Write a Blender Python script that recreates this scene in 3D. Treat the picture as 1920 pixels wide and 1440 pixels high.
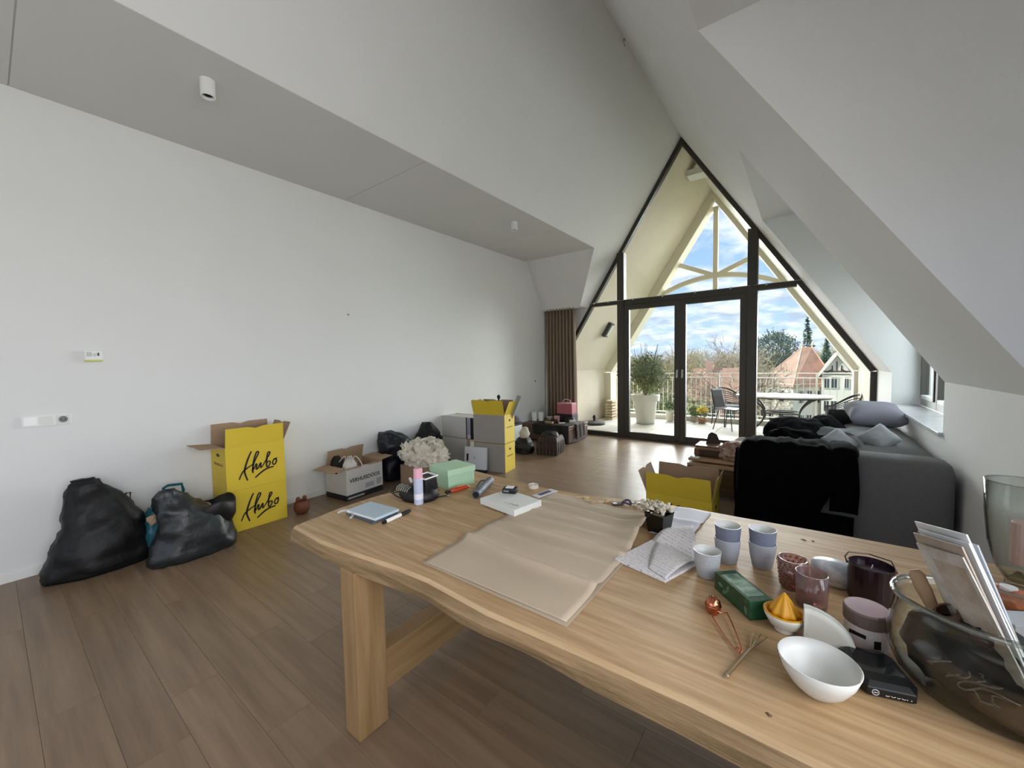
import bpy, bmesh, math, random
from mathutils import Vector, Matrix, noise
from math import sin, cos, pi, radians, atan2, hypot
for o in list(bpy.data.objects): bpy.data.objects.remove(o)
S = bpy.context.scene
COL = S.collection
RND = random.Random(7)

# ------------------------------------------------------------------ camera
def cam_axes(yaw, pitch, roll):
    f = Vector((-sin(yaw)*cos(pitch), cos(yaw)*cos(pitch), sin(pitch)))
    r = Vector((cos(yaw), sin(yaw), 0)); u = r.cross(f)
    return cos(roll)*r + sin(roll)*u, -sin(roll)*r + cos(roll)*u, f
r_, u_, f_ = cam_axes(0.6433, -0.0513, -0.0177)
cd = bpy.data.cameras.new('camera'); cam = bpy.data.objects.new('camera', cd); COL.objects.link(cam)
cd.sensor_width = 36; cd.lens = 743.15/1920*36; cd.clip_start = .02; cd.clip_end = 500
M4 = Matrix.Identity(4)
for i in range(3):
    M4[i][0] = r_[i]; M4[i][1] = u_[i]; M4[i][2] = -f_[i]
M4.translation = Vector((4.5604, 0, 1.5)); cam.matrix_world = M4
S.camera = cam

# ------------------------------------------------------------------ sky
W = bpy.data.worlds.new('sky'); S.world = W; W.use_nodes = True
nt = W.node_tree; nt.nodes.clear()
def nd(t, tree=None, **k):
    n = (tree or nt).nodes.new(t)
    for a, b in k.items(): setattr(n, a, b)
    return n
def ramp(n, stops):
    cr = n.color_ramp
    while len(cr.elements) > 1: cr.elements.remove(cr.elements[-1])
    cr.elements[0].position = stops[0][0]; cr.elements[0].color = (*stops[0][1], 1)
    for p, c in stops[1:]:
        e = cr.elements.new(p); e.color = (*c, 1)
tc = nd('ShaderNodeTexCoord'); sp = nd('ShaderNodeSeparateXYZ'); nt.links.new(tc.outputs['Generated'], sp.inputs[0])
zc = nd('ShaderNodeMath', operation='MAXIMUM'); nt.links.new(sp.outputs['Z'], zc.inputs[0]); zc.inputs[1].default_value = 0
za = nd('ShaderNodeMath', operation='ADD'); nt.links.new(zc.outputs[0], za.inputs[0]); za.inputs[1].default_value = .22
cb = nd('ShaderNodeCombineXYZ')
for i, ax in enumerate('XY'):
    dv = nd('ShaderNodeMath', operation='DIVIDE'); nt.links.new(sp.outputs[ax], dv.inputs[0]); nt.links.new(za.outputs[0], dv.inputs[1]); nt.links.new(dv.outputs[0], cb.inputs[i])
n1 = nd('ShaderNodeTexNoise'); n1.inputs['Scale'].default_value = 3.3; n1.inputs['Detail'].default_value = 9; n1.inputs['Roughness'].default_value = .58
n1.inputs['Distortion'].default_value = .25
nt.links.new(cb.outputs[0], n1.inputs['Vector'])
r1 = nd('ShaderNodeValToRGB'); ramp(r1, [(.41, (0, 0, 0)), (.54, (1, 1, 1))]); nt.links.new(n1.outputs['Fac'], r1.inputs[0])
n2 = nd('ShaderNodeTexNoise'); n2.inputs['Scale'].default_value = 6.; n2.inputs['Detail'].default_value = 6
nt.links.new(cb.outputs[0], n2.inputs['Vector'])
r2 = nd('ShaderNodeValToRGB'); ramp(r2, [(.36, (.46, .53, .70)), (.56, (.80, .83, .88))]); nt.links.new(n2.outputs['Fac'], r2.inputs[0])
rb = nd('ShaderNodeValToRGB'); ramp(rb, [(0, (.16, .17, .13)), (.49, (.2, .2, .16)), (.5, (.50, .64, .93)), (.62, (.33, .50, .88)), (1, (.2, .38, .8))])
mp = nd('ShaderNodeMapRange'); nt.links.new(sp.outputs['Z'], mp.inputs['Value']); mp.inputs['From Min'].default_value = -1; nt.links.new(mp.outputs[0], rb.inputs[0])
mx = nd('ShaderNodeMixRGB'); 
gt = nd('ShaderNodeMath', operation='GREATER_THAN'); nt.links.new(sp.outputs['Z'], gt.inputs[0]); gt.inputs[1].default_value = 0
ml = nd('ShaderNodeMath', operation='MULTIPLY'); nt.links.new(gt.outputs[0], ml.inputs[0]); nt.links.new(r1.outputs[0], ml.inputs[1])
nt.links.new(ml.outputs[0], mx.inputs[0]); nt.links.new(rb.outputs[0], mx.inputs[1]); nt.links.new(r2.outputs[0], mx.inputs[2])
bg = nd('ShaderNodeBackground'); bg.inputs['Strength'].default_value = .82; nt.links.new(mx.outputs[0], bg.inputs[0])
wo = nd('ShaderNodeOutputWorld'); nt.links.new(bg.outputs[0], wo.inputs[0])

# ------------------------------------------------------------------ sun and daylight through the side windows
def light(name, kind, loc, rot, energy, **k):
    l = bpy.data.lights.new(name, kind); l.energy = energy
    for a, b in k.items(): setattr(l, a, b)
    o = bpy.data.objects.new(name, l); o.location = loc; o.rotation_euler = rot; COL.objects.link(o); return o
sun = light('sun', 'SUN', (-15, -10, 20), (0, 0, 0), 3.0, angle=radians(1.5), color=(1, .96, .88))
sun.rotation_euler = Vector((.72, .42, -.68)).to_track_quat('-Z', 'Y').to_euler()
# added soft sun lamp, boosts the sky's daylight from ahead of the gable
fill_sun = light('sky_fill', 'SUN', (2, 20, 8), (0, 0, 0), 15, angle=radians(75), color=(1, .975, .99))
fill_sun.rotation_euler = Vector((.06, -1, -.24)).to_track_quat('-Z', 'Y').to_euler()
# daylight at the dormer window beside the camera (outside the frame)
light('daylight_near_dormer', 'AREA', (5.72, -.45, 1.65), (0, radians(90), 0), 34, shape='RECTANGLE', size=1.3, size_y=3.6, spread=radians(135), color=(.97, .98, 1))
light('daylight_far_dormer', 'AREA', (6.05, 5.2, 1.7), (0, radians(90), 0), 22, shape='RECTANGLE', size=1.25, size_y=2.2, color=(.90, .96, 1))
light('back_fill', 'AREA', (2.6, -3.62, 1.75), (radians(90), 0, 0), 9, shape='RECTANGLE', size=3.6, size_y=2.0, color=(.95, .98, 1))  # added fill lamp behind the camera, set in an opening made for it
S.view_settings.view_transform = 'Standard'; S.view_settings.look = 'None'
S.view_settings.exposure = 0.87; S.view_settings.gamma = 1; S.view_settings.use_curve_mapping = False

# ------------------------------------------------------------------ materials
def lin(h):
    h = h.lstrip('#'); c = [int(h[i:i+2], 16)/255 for i in (0, 2, 4)]
    return tuple(x/12.92 if x <= .04045 else ((x+.055)/1.055)**2.4 for x in c)
MC = {}
def mat(key, hexc, rough=.6, metal=0, var=0., scale=8, bump=0., bscale=60, coat=0, stretch=None, objrand=0, hex2=None, spec=.5, trans=0, alpha=None, sheen=0):
    if key in MC: return MC[key]
    m = bpy.data.materials.new(key); m.use_nodes = True; t = m.node_tree; b = t.nodes['Principled BSDF']
    c = lin(hexc); b.inputs['Base Color'].default_value = (*c, 1); b.inputs['Roughness'].default_value = rough
    b.inputs['Metallic'].default_value = metal; b.inputs['Specular IOR Level'].default_value = spec
    if coat: b.inputs['Coat Weight'].default_value = coat
    if sheen: b.inputs['Sheen Weight'].default_value = sheen
    if trans: b.inputs['Transmission Weight'].default_value = trans
    co = t.nodes.new('ShaderNodeTexCoord'); mpn = t.nodes.new('ShaderNodeMapping'); t.links.new(co.outputs['Object'], mpn.inputs[0])
    if stretch: mpn.inputs['Scale'].default_value = stretch
    oi = t.nodes.new('ShaderNodeObjectInfo')
    if objrand:
        mu = t.nodes.new('ShaderNodeMath'); mu.operation = 'MULTIPLY'; mu.inputs[1].default_value = 57.; t.links.new(oi.outputs['Random'], mu.inputs[0])
        t.links.new(mu.outputs[0], mpn.inputs['Location'])
    if var or hex2:
        n = t.nodes.new('ShaderNodeTexNoise'); n.inputs['Scale'].default_value = scale; n.inputs['Detail'].default_value = 6; n.inputs['Roughness'].default_value = .6
        t.links.new(mpn.outputs[0], n.inputs['Vector'])
        rr = t.nodes.new('ShaderNodeValToRGB')
        c2 = lin(hex2) if hex2 else tuple(x*(1-var) for x in c)
        ramp(rr, [(.32, c2), (.68, c if hex2 else tuple(min(1, x*(1+var*.6)) for x in c))]); t.links.new(n.outputs['Fac'], rr.inputs[0])
        last = rr.outputs[0]
        if objrand:
            hs = t.nodes.new('ShaderNodeHueSaturation'); mr = t.nodes.new('ShaderNodeMapRange')
            mr.inputs['To Min'].default_value = 1-objrand; mr.inputs['To Max'].default_value = 1+objrand
            t.links.new(oi.outputs['Random'], mr.inputs['Value']); t.links.new(mr.outputs[0], hs.inputs['Value']); t.links.new(last, hs.inputs['Color']); last = hs.outputs[0]
        t.links.new(last, b.inputs['Base Color'])
    if bump:
        n = t.nodes.new('ShaderNodeTexNoise'); n.inputs['Scale'].default_value = bscale; n.inputs['Detail'].default_value = 4
        t.links.new(mpn.outputs[0], n.inputs['Vector'])
        bp = t.nodes.new('ShaderNodeBump'); bp.inputs['Strength'].default_value = bump; bp.inputs['Distance'].default_value = .01
        t.links.new(n.outputs['Fac'], bp.inputs['Height']); t.links.new(bp.outputs[0], b.inputs['Normal'])
    MC[key] = m; return m
def glass(key, tint='#ffffff', refl=1.0, body=0., bodyhex='#ffffff', rough=0., edge=None):
    if key in MC: return MC[key]
    m = bpy.data.materials.new(key); m.use_nodes = True; t = m.node_tree; t.nodes.clear()
    tr = t.nodes.new('ShaderNodeBsdfTransparent'); tr.inputs[0].default_value = (*lin(tint), 1)
    gl = t.nodes.new('ShaderNodeBsdfGlossy'); gl.inputs['Roughness'].default_value = rough
    lw = t.nodes.new('ShaderNodeLayerWeight'); fr = t.nodes.new('ShaderNodeMath'); fr.operation = 'POWER'; fr.inputs[1].default_value = 4.; t.links.new(lw.outputs['Facing'], fr.inputs[0])
    mu = t.nodes.new('ShaderNodeMath'); mu.operation = 'MULTIPLY_ADD'; mu.use_clamp = True; mu.inputs[1].default_value = refl*.55; mu.inputs[2].default_value = .035*refl; t.links.new(fr.outputs[0], mu.inputs[0])
    if edge:
        ec = t.nodes.new('ShaderNodeMixRGB'); ec.inputs[1].default_value = (*lin(tint), 1); ec.inputs[2].default_value = (*lin(edge), 1); t.links.new(fr.outputs[0], ec.inputs[0]); t.links.new(ec.outputs[0], tr.inputs[0])
    last = tr
    if body:
        df = t.nodes.new('ShaderNodeBsdfDiffuse'); df.inputs[0].default_value = (*lin(bodyhex), 1)
        m1 = t.nodes.new('ShaderNodeMixShader'); m1.inputs[0].default_value = body; t.links.new(tr.outputs[0], m1.inputs[1]); t.links.new(df.outputs[0], m1.inputs[2]); last = m1
    mix = t.nodes.new('ShaderNodeMixShader'); t.links.new(mu.outputs[0], mix.inputs[0]); t.links.new(last.outputs[0], mix.inputs[1]); t.links.new(gl.outputs[0], mix.inputs[2])
    out = t.nodes.new('ShaderNodeOutputMaterial'); t.links.new(mix.outputs[0], out.inputs[0]); MC[key] = m; return m
def wood(key, h1, h2, rough=.5, axis=0, scale=5., objrand=.0, bump=.05, spec=.4):
    if key in MC: return MC[key]
    st = [9, 9, 9]; st[axis] = .6
    return mat(key, h1, rough, hex2=h2, scale=scale, stretch=tuple(st), bump=bump, bscale=30, objrand=objrand, spec=spec)

# ------------------------------------------------------------------ mesh helpers
class MB:
    def __init__(s): s.bm = bmesh.new()
    def box(s, x0, x1, y0, y1, z0, z1, mi=0, M=None, bev=0):
        r = bmesh.ops.create_cube(s.bm, size=1, matrix=Matrix.Translation(((x0+x1)/2, (y0+y1)/2, (z0+z1)/2)) @ Matrix.Diagonal((abs(x1-x0), abs(y1-y0), abs(z1-z0), 1)))
        vs = r['verts']
        if bev:
            es = list({e for v in vs for e in v.link_edges})
            q = bmesh.ops.bevel(s.bm, geom=es, offset=bev, segments=2, affect='EDGES', profile=.6)
            vs = list({v for f in q['faces'] for v in f.verts} | {v for v in vs if v.is_valid})
        if M is not None: bmesh.ops.transform(s.bm, matrix=M, verts=vs)
        for f in {f for v in vs for f in v.link_faces}: f.material_index = mi
        return s
    def poly(s, pts, mi=0):
        f = s.bm.faces.new([s.bm.verts.new(p) for p in pts]); f.material_index = mi; return s
    def prism(s, pts, d, mi=0):
        d = Vector(d); a = [s.bm.verts.new(p) for p in pts]; b = [s.bm.verts.new(Vector(p)+d) for p in pts]
        fs = [s.bm.faces.new(a), s.bm.faces.new(b[::-1])]
        n = len(a)
        for i in range(n): fs.append(s.bm.faces.new((a[i], b[i], b[(i+1) % n], a[(i+1) % n])))
        for f in fs: f.material_index = mi
        return s
    def loft(s, rings, mi=0, cap0=True, cap1=True, close=True):
        R = [[s.bm.verts.new(p) for p in r] for r in rings]; n = len(R[0]); fs = []
        for a, b in zip(R, R[1:]):
            for i in range(n if close else n-1):
                j = (i+1) % n; fs.append(s.bm.faces.new((a[i], a[j], b[j], b[i])))
        if close and cap0: fs.append(s.bm.faces.new(R[0][::-1]))
        if close and cap1: fs.append(s.bm.faces.new(R[-1]))
        for f in fs: f.material_index = mi
        return s
    def lathe(s, prof, n=20, c=(0, 0, 0), sx=1, sy=1, mi=0, cap0=True, cap1=True):
        return s.loft([[(c[0]+r*sx*cos(2*pi*i/n), c[1]+r*sy*sin(2*pi*i/n), c[2]+z) for i in range(n)] for r, z in prof], mi, cap0, cap1)
    def tube(s, pts, r, n=6, mi=0, closed=False):
        P = [Vector(p) for p in pts]; rad = r if isinstance(r, (list, tuple)) else [r]*len(P); rings = []
        up = Vector((0, 0, 1))
        for i, p in enumerate(P):
            t = (P[min(i+1, len(P)-1)]-P[max(i-1, 0)])
            if closed: t = P[(i+1) % len(P)]-P[i-1]
            if t.length < 1e-9: t = Vector((0, 0, 1))
            t.normalize()
            a = t.cross(up)
            if a.length < .05: a = t.cross(Vector((1, 0, 0)))
            a.normalize(); b = a.cross(t)
            if rings and False: pass
            rings.append([p+rad[i]*(a*cos(2*pi*k/n)+b*sin(2*pi*k/n)) for k in range(n)])
        if closed: rings.append(rings[0]); return s.loft(rings, mi, False, False)
        return s.loft(rings, mi)
    def grid(s, f, nu, nv, mi=0):
        V = [[s.bm.verts.new(f(i/nu, j/nv)) for j in range(nv+1)] for i in range(nu+1)]
        for i in range(nu):
            for j in range(nv):
                q = s.bm.faces.new((V[i][j], V[i+1][j], V[i+1][j+1], V[i][j+1])); q.material_index = mi
        return s
    def ball(s, c, r, sub=2, sx=1, sy=1, sz=1, mi=0, M=None):
        q = bmesh.ops.create_icosphere(s.bm, subdivisions=sub, radius=1, matrix=Matrix.Translation(c) @ (M or Matrix.Identity(4)) @ Matrix.Diagonal((r*sx, r*sy, r*sz, 1)))
        for f in {f for v in q['verts'] for f in v.link_faces}: f.material_index = mi
        return s
    def wrinkle(s, amp, sc, seed=0, ridge=True, zmin=None):
        s.bm.normal_update(); off = Vector((seed*3.1, seed*1.7, seed))
        for v in s.bm.verts:
            a = noise.noise(v.co*sc+off); b = noise.noise(v.co*sc*2.3+off)
            k = (1-2*abs(a))+.5*(1-2*abs(b))-.5 if ridge else a+.5*b
            v.co += v.normal*amp*k
            if zmin is not None and v.co.z < zmin: v.co.z = zmin
        return s
    def build(s, name, mats, parent=None, smooth=False, solid=0, sub=0, bevel=0, loc=None, rot=None, stuff=False):
        bmesh.ops.recalc_face_normals(s.bm, faces=s.bm.faces)
        me = bpy.data.meshes.new(name); s.bm.to_mesh(me); s.bm.free()
        for m in (mats if isinstance(mats, (list, tuple)) else [mats]): me.materials.append(m)
        if smooth:
            for p in me.polygons: p.use_smooth = True
        o = bpy.data.objects.new(name, me); COL.objects.link(o)
        if parent is not None: o.parent = parent
        if loc is not None: o.location = loc
        if rot is not None: o.rotation_euler = rot
        if bevel:
            b = o.modifiers.new('bevel', 'BEVEL'); b.width = bevel; b.segments = 2; b.limit_method = 'ANGLE'; b.angle_limit = radians(40)
        if solid:
            q = o.modifiers.new('solid', 'SOLIDIFY'); q.thickness = solid; q.offset = 0
        if sub:
            q = o.modifiers.new('sub', 'SUBSURF'); q.levels = sub; q.render_levels = sub
        if stuff: o['kind'] = 'stuff'
        return o
def tag(o, label, cat, group=None, kind=None):
    if label: o['label'] = label
    if cat: o['category'] = cat
    if group: o['group'] = group
    if kind: o['kind'] = kind
    return o
def thing(name, label, cat, loc=(0, 0, 0), rz=0, group=None):
    o = bpy.data.objects.new(name, None); COL.objects.link(o); o.location = loc; o.rotation_euler = (0, 0, rz)
    o.empty_display_size = .05
    return tag(o, label, cat, group)
def struct(o, label=None):
    o['kind'] = 'structure'
    if label: o['label'] = label
    return o
def copy_tree(o, parent=None):
    c = o.copy(); COL.objects.link(c)
    if parent is not None: c.parent = parent
    for ch in list(o.children): copy_tree(ch, c)
    return c
def text(body, size, M, m, parent, name='lettering', depth=.0006, bold=0):
    cu = bpy.data.curves.new(name, 'FONT'); cu.body = body; cu.size = size; cu.extrude = depth; cu.align_x = 'CENTER'; cu.align_y = 'CENTER'; cu.offset = bold; cu.resolution_u = 3
    t = bpy.data.objects.new(name+'_curve', cu); COL.objects.link(t)
    dg = bpy.context.evaluated_depsgraph_get(); me = bpy.data.meshes.new_from_object(t.evaluated_get(dg)); bpy.data.objects.remove(t)
    me.name = name; me.materials.clear(); me.materials.append(m)
    o = bpy.data.objects.new(name, me); COL.objects.link(o); o.parent = parent; o.matrix_local = M; return o
def frame_M(origin, xdir, ydir):
    x = Vector(xdir).normalized(); y = Vector(ydir).normalized(); z = x.cross(y)
    m = Matrix.Identity(4)
    for i in range(3): m[i][0] = x[i]; m[i][1] = y[i]; m[i][2] = z[i]
    m.translation = origin; return m
def lerp(a, b, t): return a+(b-a)*t
# ------------------------------------------------------------------ palette
plaster = mat('plaster', '#e3e3e2', .85, var=.015, scale=1.5, bump=.03, bscale=90)
ceil_m = mat('ceiling_paint', '#d6d5d2', .9, var=.01, scale=1.5)
wallpaper = mat('textured_plaster', '#e3e3e2', .8, bump=.35, bscale=38, stretch=(1, 1, .45))
cream = mat('cream_render', '#ddd2c0', .9, var=.03, scale=3)
cream2 = mat('cream_trim', '#e6decb', .7)
frame_m = mat('anthracite_frame', '#3d3832', .45, var=.05, scale=3)
gasket = mat('black_gasket', '#151413', .7)
white_m = mat('white_plastic', '#e9e9e6', .4)
steel = mat('brushed_steel', '#b9b9b6', .3, metal=1)
black_m = mat('black_plastic', '#0d0d0e', .4)
pane_m = glass('window_glass', '#f6faf8', .55)
oak_floor = wood('oak_floor', '#8d765f', '#735e4a', .36, 0, 2.2, objrand=.07, bump=.04, spec=.45)
subfloor = mat('subfloor', '#3c2f25', .9)
ZA, PX, P = 5.42, 2.70, 1.56
def zl(x): return ZA-P*(PX-x)
def zr(x): return ZA-P*(x-PX)
YW = 7.546
# ------------------------------------------------------------------ floor
fl = struct(MB().box(-.2, 6.0, -3.6, 7.6, -.3, -.012).build('floor', subfloor), 'oak plank floor running through the attic living room')
pc = {}
def plank(L, w=.186):
    k = round(L, 2)
    if k not in pc:
        a, b, c = k/2-.0003, w/2-.0003, .001
        r = lambda a, b, z: [(-a, -b, z), (a, -b, z), (a, b, z), (-a, b, z)]
        o = MB().loft([r(a, b, -.012), r(a, b, -c), r(a-c, b-c, 0)]).build('plank', oak_floor, fl); pc[k] = o.data; return o
    o = bpy.data.objects.new('plank', pc[k]); COL.objects.link(o); o.parent = fl; return o
y = -1.05; row = 0; PW = .186
while y+PW < 7.56:
    x = .0; first = True
    off = [.45, 1.05, .75, 1.3, .6, .9][row % 6]
    while x < 5.32:
        L = off if first else 1.5
        if x+L > 5.0: L = round(5.325-x, 2)
        o = plank(L); o.location = (x+L/2, y+PW/2, 0); x += L; first = False
    y += PW; row += 1
# ------------------------------------------------------------------ walls and roof slopes
struct(MB().prism([(0, -3.6, -.3), (0, 7.7, -.3), (0, 7.7, 3.9), (0, -3.6, 3.9)], (-.25, 0, 0)).build('wall_left', plaster), 'long white plastered wall on the left')
bk = MB().box(-.2, 6.0, -3.7, -3.5, -.3, .75).box(-.2, 6.0, -3.7, -3.5, 2.75, 5.8).box(-.2, .8, -3.7, -3.5, .75, 2.75).box(4.4, 6.0, -3.7, -3.5, .75, 2.75)  # gap left in the wall to let the added fill lamp in
struct(bk.build('wall_back', plaster), 'white wall behind the camera with a wide opening added for light')
# flat ceiling on the left, in panels with open joints
ce = struct(MB().box(-.2, 1.484, -3.6, 6.62, 3.528, 3.75).build('ceiling', ceil_m), 'flat ceiling strip along the left wall with open joints')
ys = [-3.5, .214, 2.75, 5.28, 6.6]
for a, b in zip(ys, ys[1:]):
    MB().box(0, 1.4853, a+.004, b-(.004 if b < 6 else 0), 3.5205, 3.529).build('panel', ceil_m, ce)
nl = Vector((-P, 0, 1)).normalized()*.22; nr = Vector((P, 0, 1)).normalized()*.22
def sl(pts, f): return [(x, y, f(x)) for x, y in pts]
ms = MB().prism(sl([(1.4825, -3.6), (PX, -3.6), (PX, 7.62), (.905, 7.62), (.905, 7.177), (1.4825, 6.605)], zl), nl)
ms.box(2.5, 2.9, -3.6, 7.7, 5.46, 5.75)
struct(ms.build('ceiling_slope_left', plaster), 'steep white roof slope rising from the flat ceiling to the ridge')
# hipped face above the curtain
hp = MB().prism([(.09, 6.6, 3.525), (1.4853, 6.6, 3.525), (.9055, 7.177, 2.62), (.09, 7.177, 2.62)], Vector((0, P, 1)).normalized()*.2)
hp.prism([(-.05, 6.635, 3.525), (.09, 6.635, 3.525), (.09, 7.212, 2.62), (-.05, 7.212, 2.62)], Vector((0, P, 1)).normalized()*.2)
hp.box(-.1, .9055, 7.177, 7.6, 2.62, 2.75)
struct(hp.build('ceiling_hip', plaster), 'slanted white ceiling face above the brown curtain')
# gable wall around the glazing
struct(MB().prism([(-.3, YW, -.3), (.06, YW, -.3), (.06, YW, zl(.06)), (PX, YW, ZA), (PX, YW, 6.0), (-.3, YW, 6.0)], (0, .2, 0)).build('wall_front', plaster), 'white gable wall left of the pointed glazing')
struct(MB().prism([(6.2, YW, -.3), (5.33, YW, -.3), (5.33, YW, zr(5.33)), (PX, YW, ZA), (PX, YW, 6.0), (6.2, YW, 6.0)], (0, .2, 0)).build('wall_front', plaster), 'white gable wall right of the pointed glazing')
# right slope: full strip near the ridge, the band between the two dormers, the strip at the gable
XD = 4.033; ZD = zr(XD)
mr_ = MB().prism(sl([(PX, -3.6), (XD, -3.6), (XD, 7.62), (PX, 7.62)], zr), nr)
struct(mr_.build('ceiling_slope_right', plaster), 'white roof slope falling from the ridge to the right dormers')
bd = MB().prism([(XD, 2.5, ZD), (5.33, 2.5, zr(5.33)), (5.75, 2.5, zr(5.33)), (5.75, 2.5, ZD+.1), (XD, 2.5, ZD+.1)], (0, 1.57, 0))
struct(bd.build('ceiling_band', plaster), 'sloping roof band between the two dormers on the right')
struct(MB().box(XD, 5.75, 2.494, 2.5, zr(5.33), ZD).build('trim_1', wallpaper), 'textured white cheek of the dormer nearest the camera')
# remove the triangle of the cheek skin that would hang in front of the band underside
tr = bpy.data.objects['trim_1']; bpy.data.meshes.remove(tr.data)
struct(MB().prism([(XD, 2.494, ZD), (5.33, 2.494, zr(5.33)), (5.75, 2.494, zr(5.33)), (5.75, 2.494, ZD)], (0, .006, 0)).build('trim_1', wallpaper), 'textured white cheek of the dormer nearest the camera')
struct(MB().box(5.33, 5.75, 2.5, 4.07, -.3, zr(5.33)).build('wall_right', plaster), 'white knee wall between the two dormers behind the sofa')
struct(MB().prism([(5.33, 6.30, -.3), (5.33, 6.30, zr(5.33)), (XD, 6.30, ZD), (6.2, 6.30, ZD), (6.2, 6.30, -.3)], (0, 1.3, 0)).build('wall_right', plaster), 'white wall right of the pointed glazing beside the marble sill')
struct(MB().box(XD, 6.2, 4.07, 6.31, ZD, ZD+.2).box(XD, 6.2, -3.6, 2.5, ZD, ZD+.2).build('ceiling_dormer', ceil_m), 'flat ceilings of the two right dormers')
struct(MB().box(5.33, 5.75, 4.07, 6.30, -.3, .925).build('wall_right', plaster), 'low white wall under the marble window sill')
struct(MB().box(5.33, 5.75, -3.6, 2.5, -.3, .925).build('wall_right', plaster), 'low white wall of the dormer nearest the camera')
struct(MB().box(5.57, 5.75, 4.07, 6.30, 2.35, ZD).box(5.57, 5.75, -3.6, 2.5, 2.35, ZD).box(5.57, 5.75, -3.6, -2.3, .9, 2.4).box(5.57, 5.75, 2.1, 2.5, .9, 2.4).build('wall_dormer', plaster), 'white lintel over the dormer windows')
marble = mat('pale_marble', '#dfe2e4', .25, hex2='#c6cacd', scale=4, spec=.5)
struct(MB().box(5.305, 5.57, 4.07, 6.30, .925, .955).build('trim_2', marble, bevel=.004), 'pale marble window sill of the far right dormer')
struct(MB().box(5.305, 5.57, -3.6, 2.5, .925, .955).build('trim_3', marble, bevel=.004), 'pale marble window sill beside the camera')
struct(MB().box(.0, .012, -3.5, 7.15, 0, .075).build('baseboard_left', white_m, bevel=.003), 'low white skirting along the left wall')
struct(MB().box(5.318, 5.33, 2.5, 6.30, 0, .075).build('baseboard_right', white_m, bevel=.003), 'low white skirting along the right wall')
# ------------------------------------------------------------------ pointed glazing
win = struct(thing('window_1', None, None, (0, 0, 0)), 'pointed gable glazing with dark frame at the far end')
def fr(mb, name='frame', par=win): return mb.build(name, frame_m, par, bevel=.004)
dy = (0, .1, 0); h = .083; v = .13
fr(MB().prism([(.06, YW, zl(.06)), (PX, YW, ZA), (PX, YW, ZA-v), (.06+.07, YW, zl(.06)-v+.07*P)], dy), 'rafter_frame')
fr(MB().prism([(5.33, YW, zr(5.33)), (PX, YW, ZA), (PX, YW, ZA-v), (5.26, YW, zr(5.26)-v)], dy), 'rafter_frame')
fr(MB().box(.06, .13, YW, YW+.1, 0, zl(.13)-v), 'jamb'); fr(MB().box(5.26, 5.33, YW, YW+.1, 0, zr(5.26)-v), 'jamb')
fr(MB().box(.13, 1.53, YW, YW+.1, 0, .085), 'sill_rail'); fr(MB().box(3.88, 5.26, YW, YW+.1, 0, .085), 'sill_rail')
fr(MB().box(1.53, 1.665, YW-.03, YW+.12, 0, zl(1.6)-.1), 'post'); fr(MB().box(3.735, 3.88, YW-.03, YW+.12, 0, zr(3.8)-.1), 'post')
xl_ = PX-(ZA-v-2.7)/P; xr_ = PX+(ZA-v-2.7)/P
fr(MB().box(xl_-.03, 1.53, YW, YW+.1, 2.63, 2.70), 'transom'); fr(MB().box(1.665, 3.735, YW, YW+.1, 2.59, 2.70), 'transom'); fr(MB().box(3.88, xr_+.03, YW, YW+.1, 2.61, 2.70), 'transom')
def pane(pts, par=win, y=YW+.05): return MB().prism([(x, y, z) for x, z in pts], (0, .012, 0)).build('pane', pane_m, par)
li = lambda x: zl(x)-v; ri = lambda x: zr(x)-v
pane([(.13, .085), (1.53, .085), (1.53, 2.63), (xl_-.03, 2.63), (.13, li(.13))])
pane([(3.88, .085), (5.26, .085), (5.26, ri(5.26)), (xr_+.03, 2.61), (3.88, 2.61)])
pane([(xl_+.01, 2.70), (1.53, 2.70), (1.53, li(1.53))]); pane([(3.88, 2.70), (xr_-.01, 2.70), (3.88, ri(3.88))])
pane([(1.665, 2.70), (3.735, 2.70), (3.735, ri(3.735)), (PX, ZA-v), (1.665, li(1.665))])
for i, (a, b, hx) in enumerate(((1.668, 2.6985, 2.655), (2.7015, 3.732, 2.745))):
    d = struct(thing('door_%d' % (i+1), None, None, (0, 0, 0)), ('left', 'right')[i]+' glazed terrace door leaf in the dark frame')
    s = .095
    for q in ((a, a+s, .015, 2.588), (b-s, b, .015, 2.588)): fr(MB().box(q[0], q[1], YW-.02, YW+.06, q[2], q[3]), 'stile', d)
    fr(MB().box(a+s, b-s, YW-.02, YW+.06, .015, .13), 'bottom_rail', d); fr(MB().box(a+s, b-s, YW-.02, YW+.06, 2.5, 2.588), 'top_rail', d)
    MB().prism([(a+s, YW+.02, .13), (b-s, YW+.02, .13), (b-s, YW+.02, 2.5), (a+s, YW+.02, 2.5)], (0, .012, 0)).build('pane', pane_m, d)
    hd = MB().box(hx-.014, hx+.014, YW-.03, YW-.02, 1.2, 1.34, bev=.003).tube([(hx, YW-.03, 1.31), (hx, YW-.07, 1.31), (hx, YW-.075, 1.28), (hx, YW-.075, 1.19)], .009, 8)
    hd.build('door_handle', steel, d, smooth=False)
struct(MB().box(1.5, 3.9, YW-.04, YW+.14, -.02, .014).build('trim_4', frame_m), 'dark threshold under the terrace doors')
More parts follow.
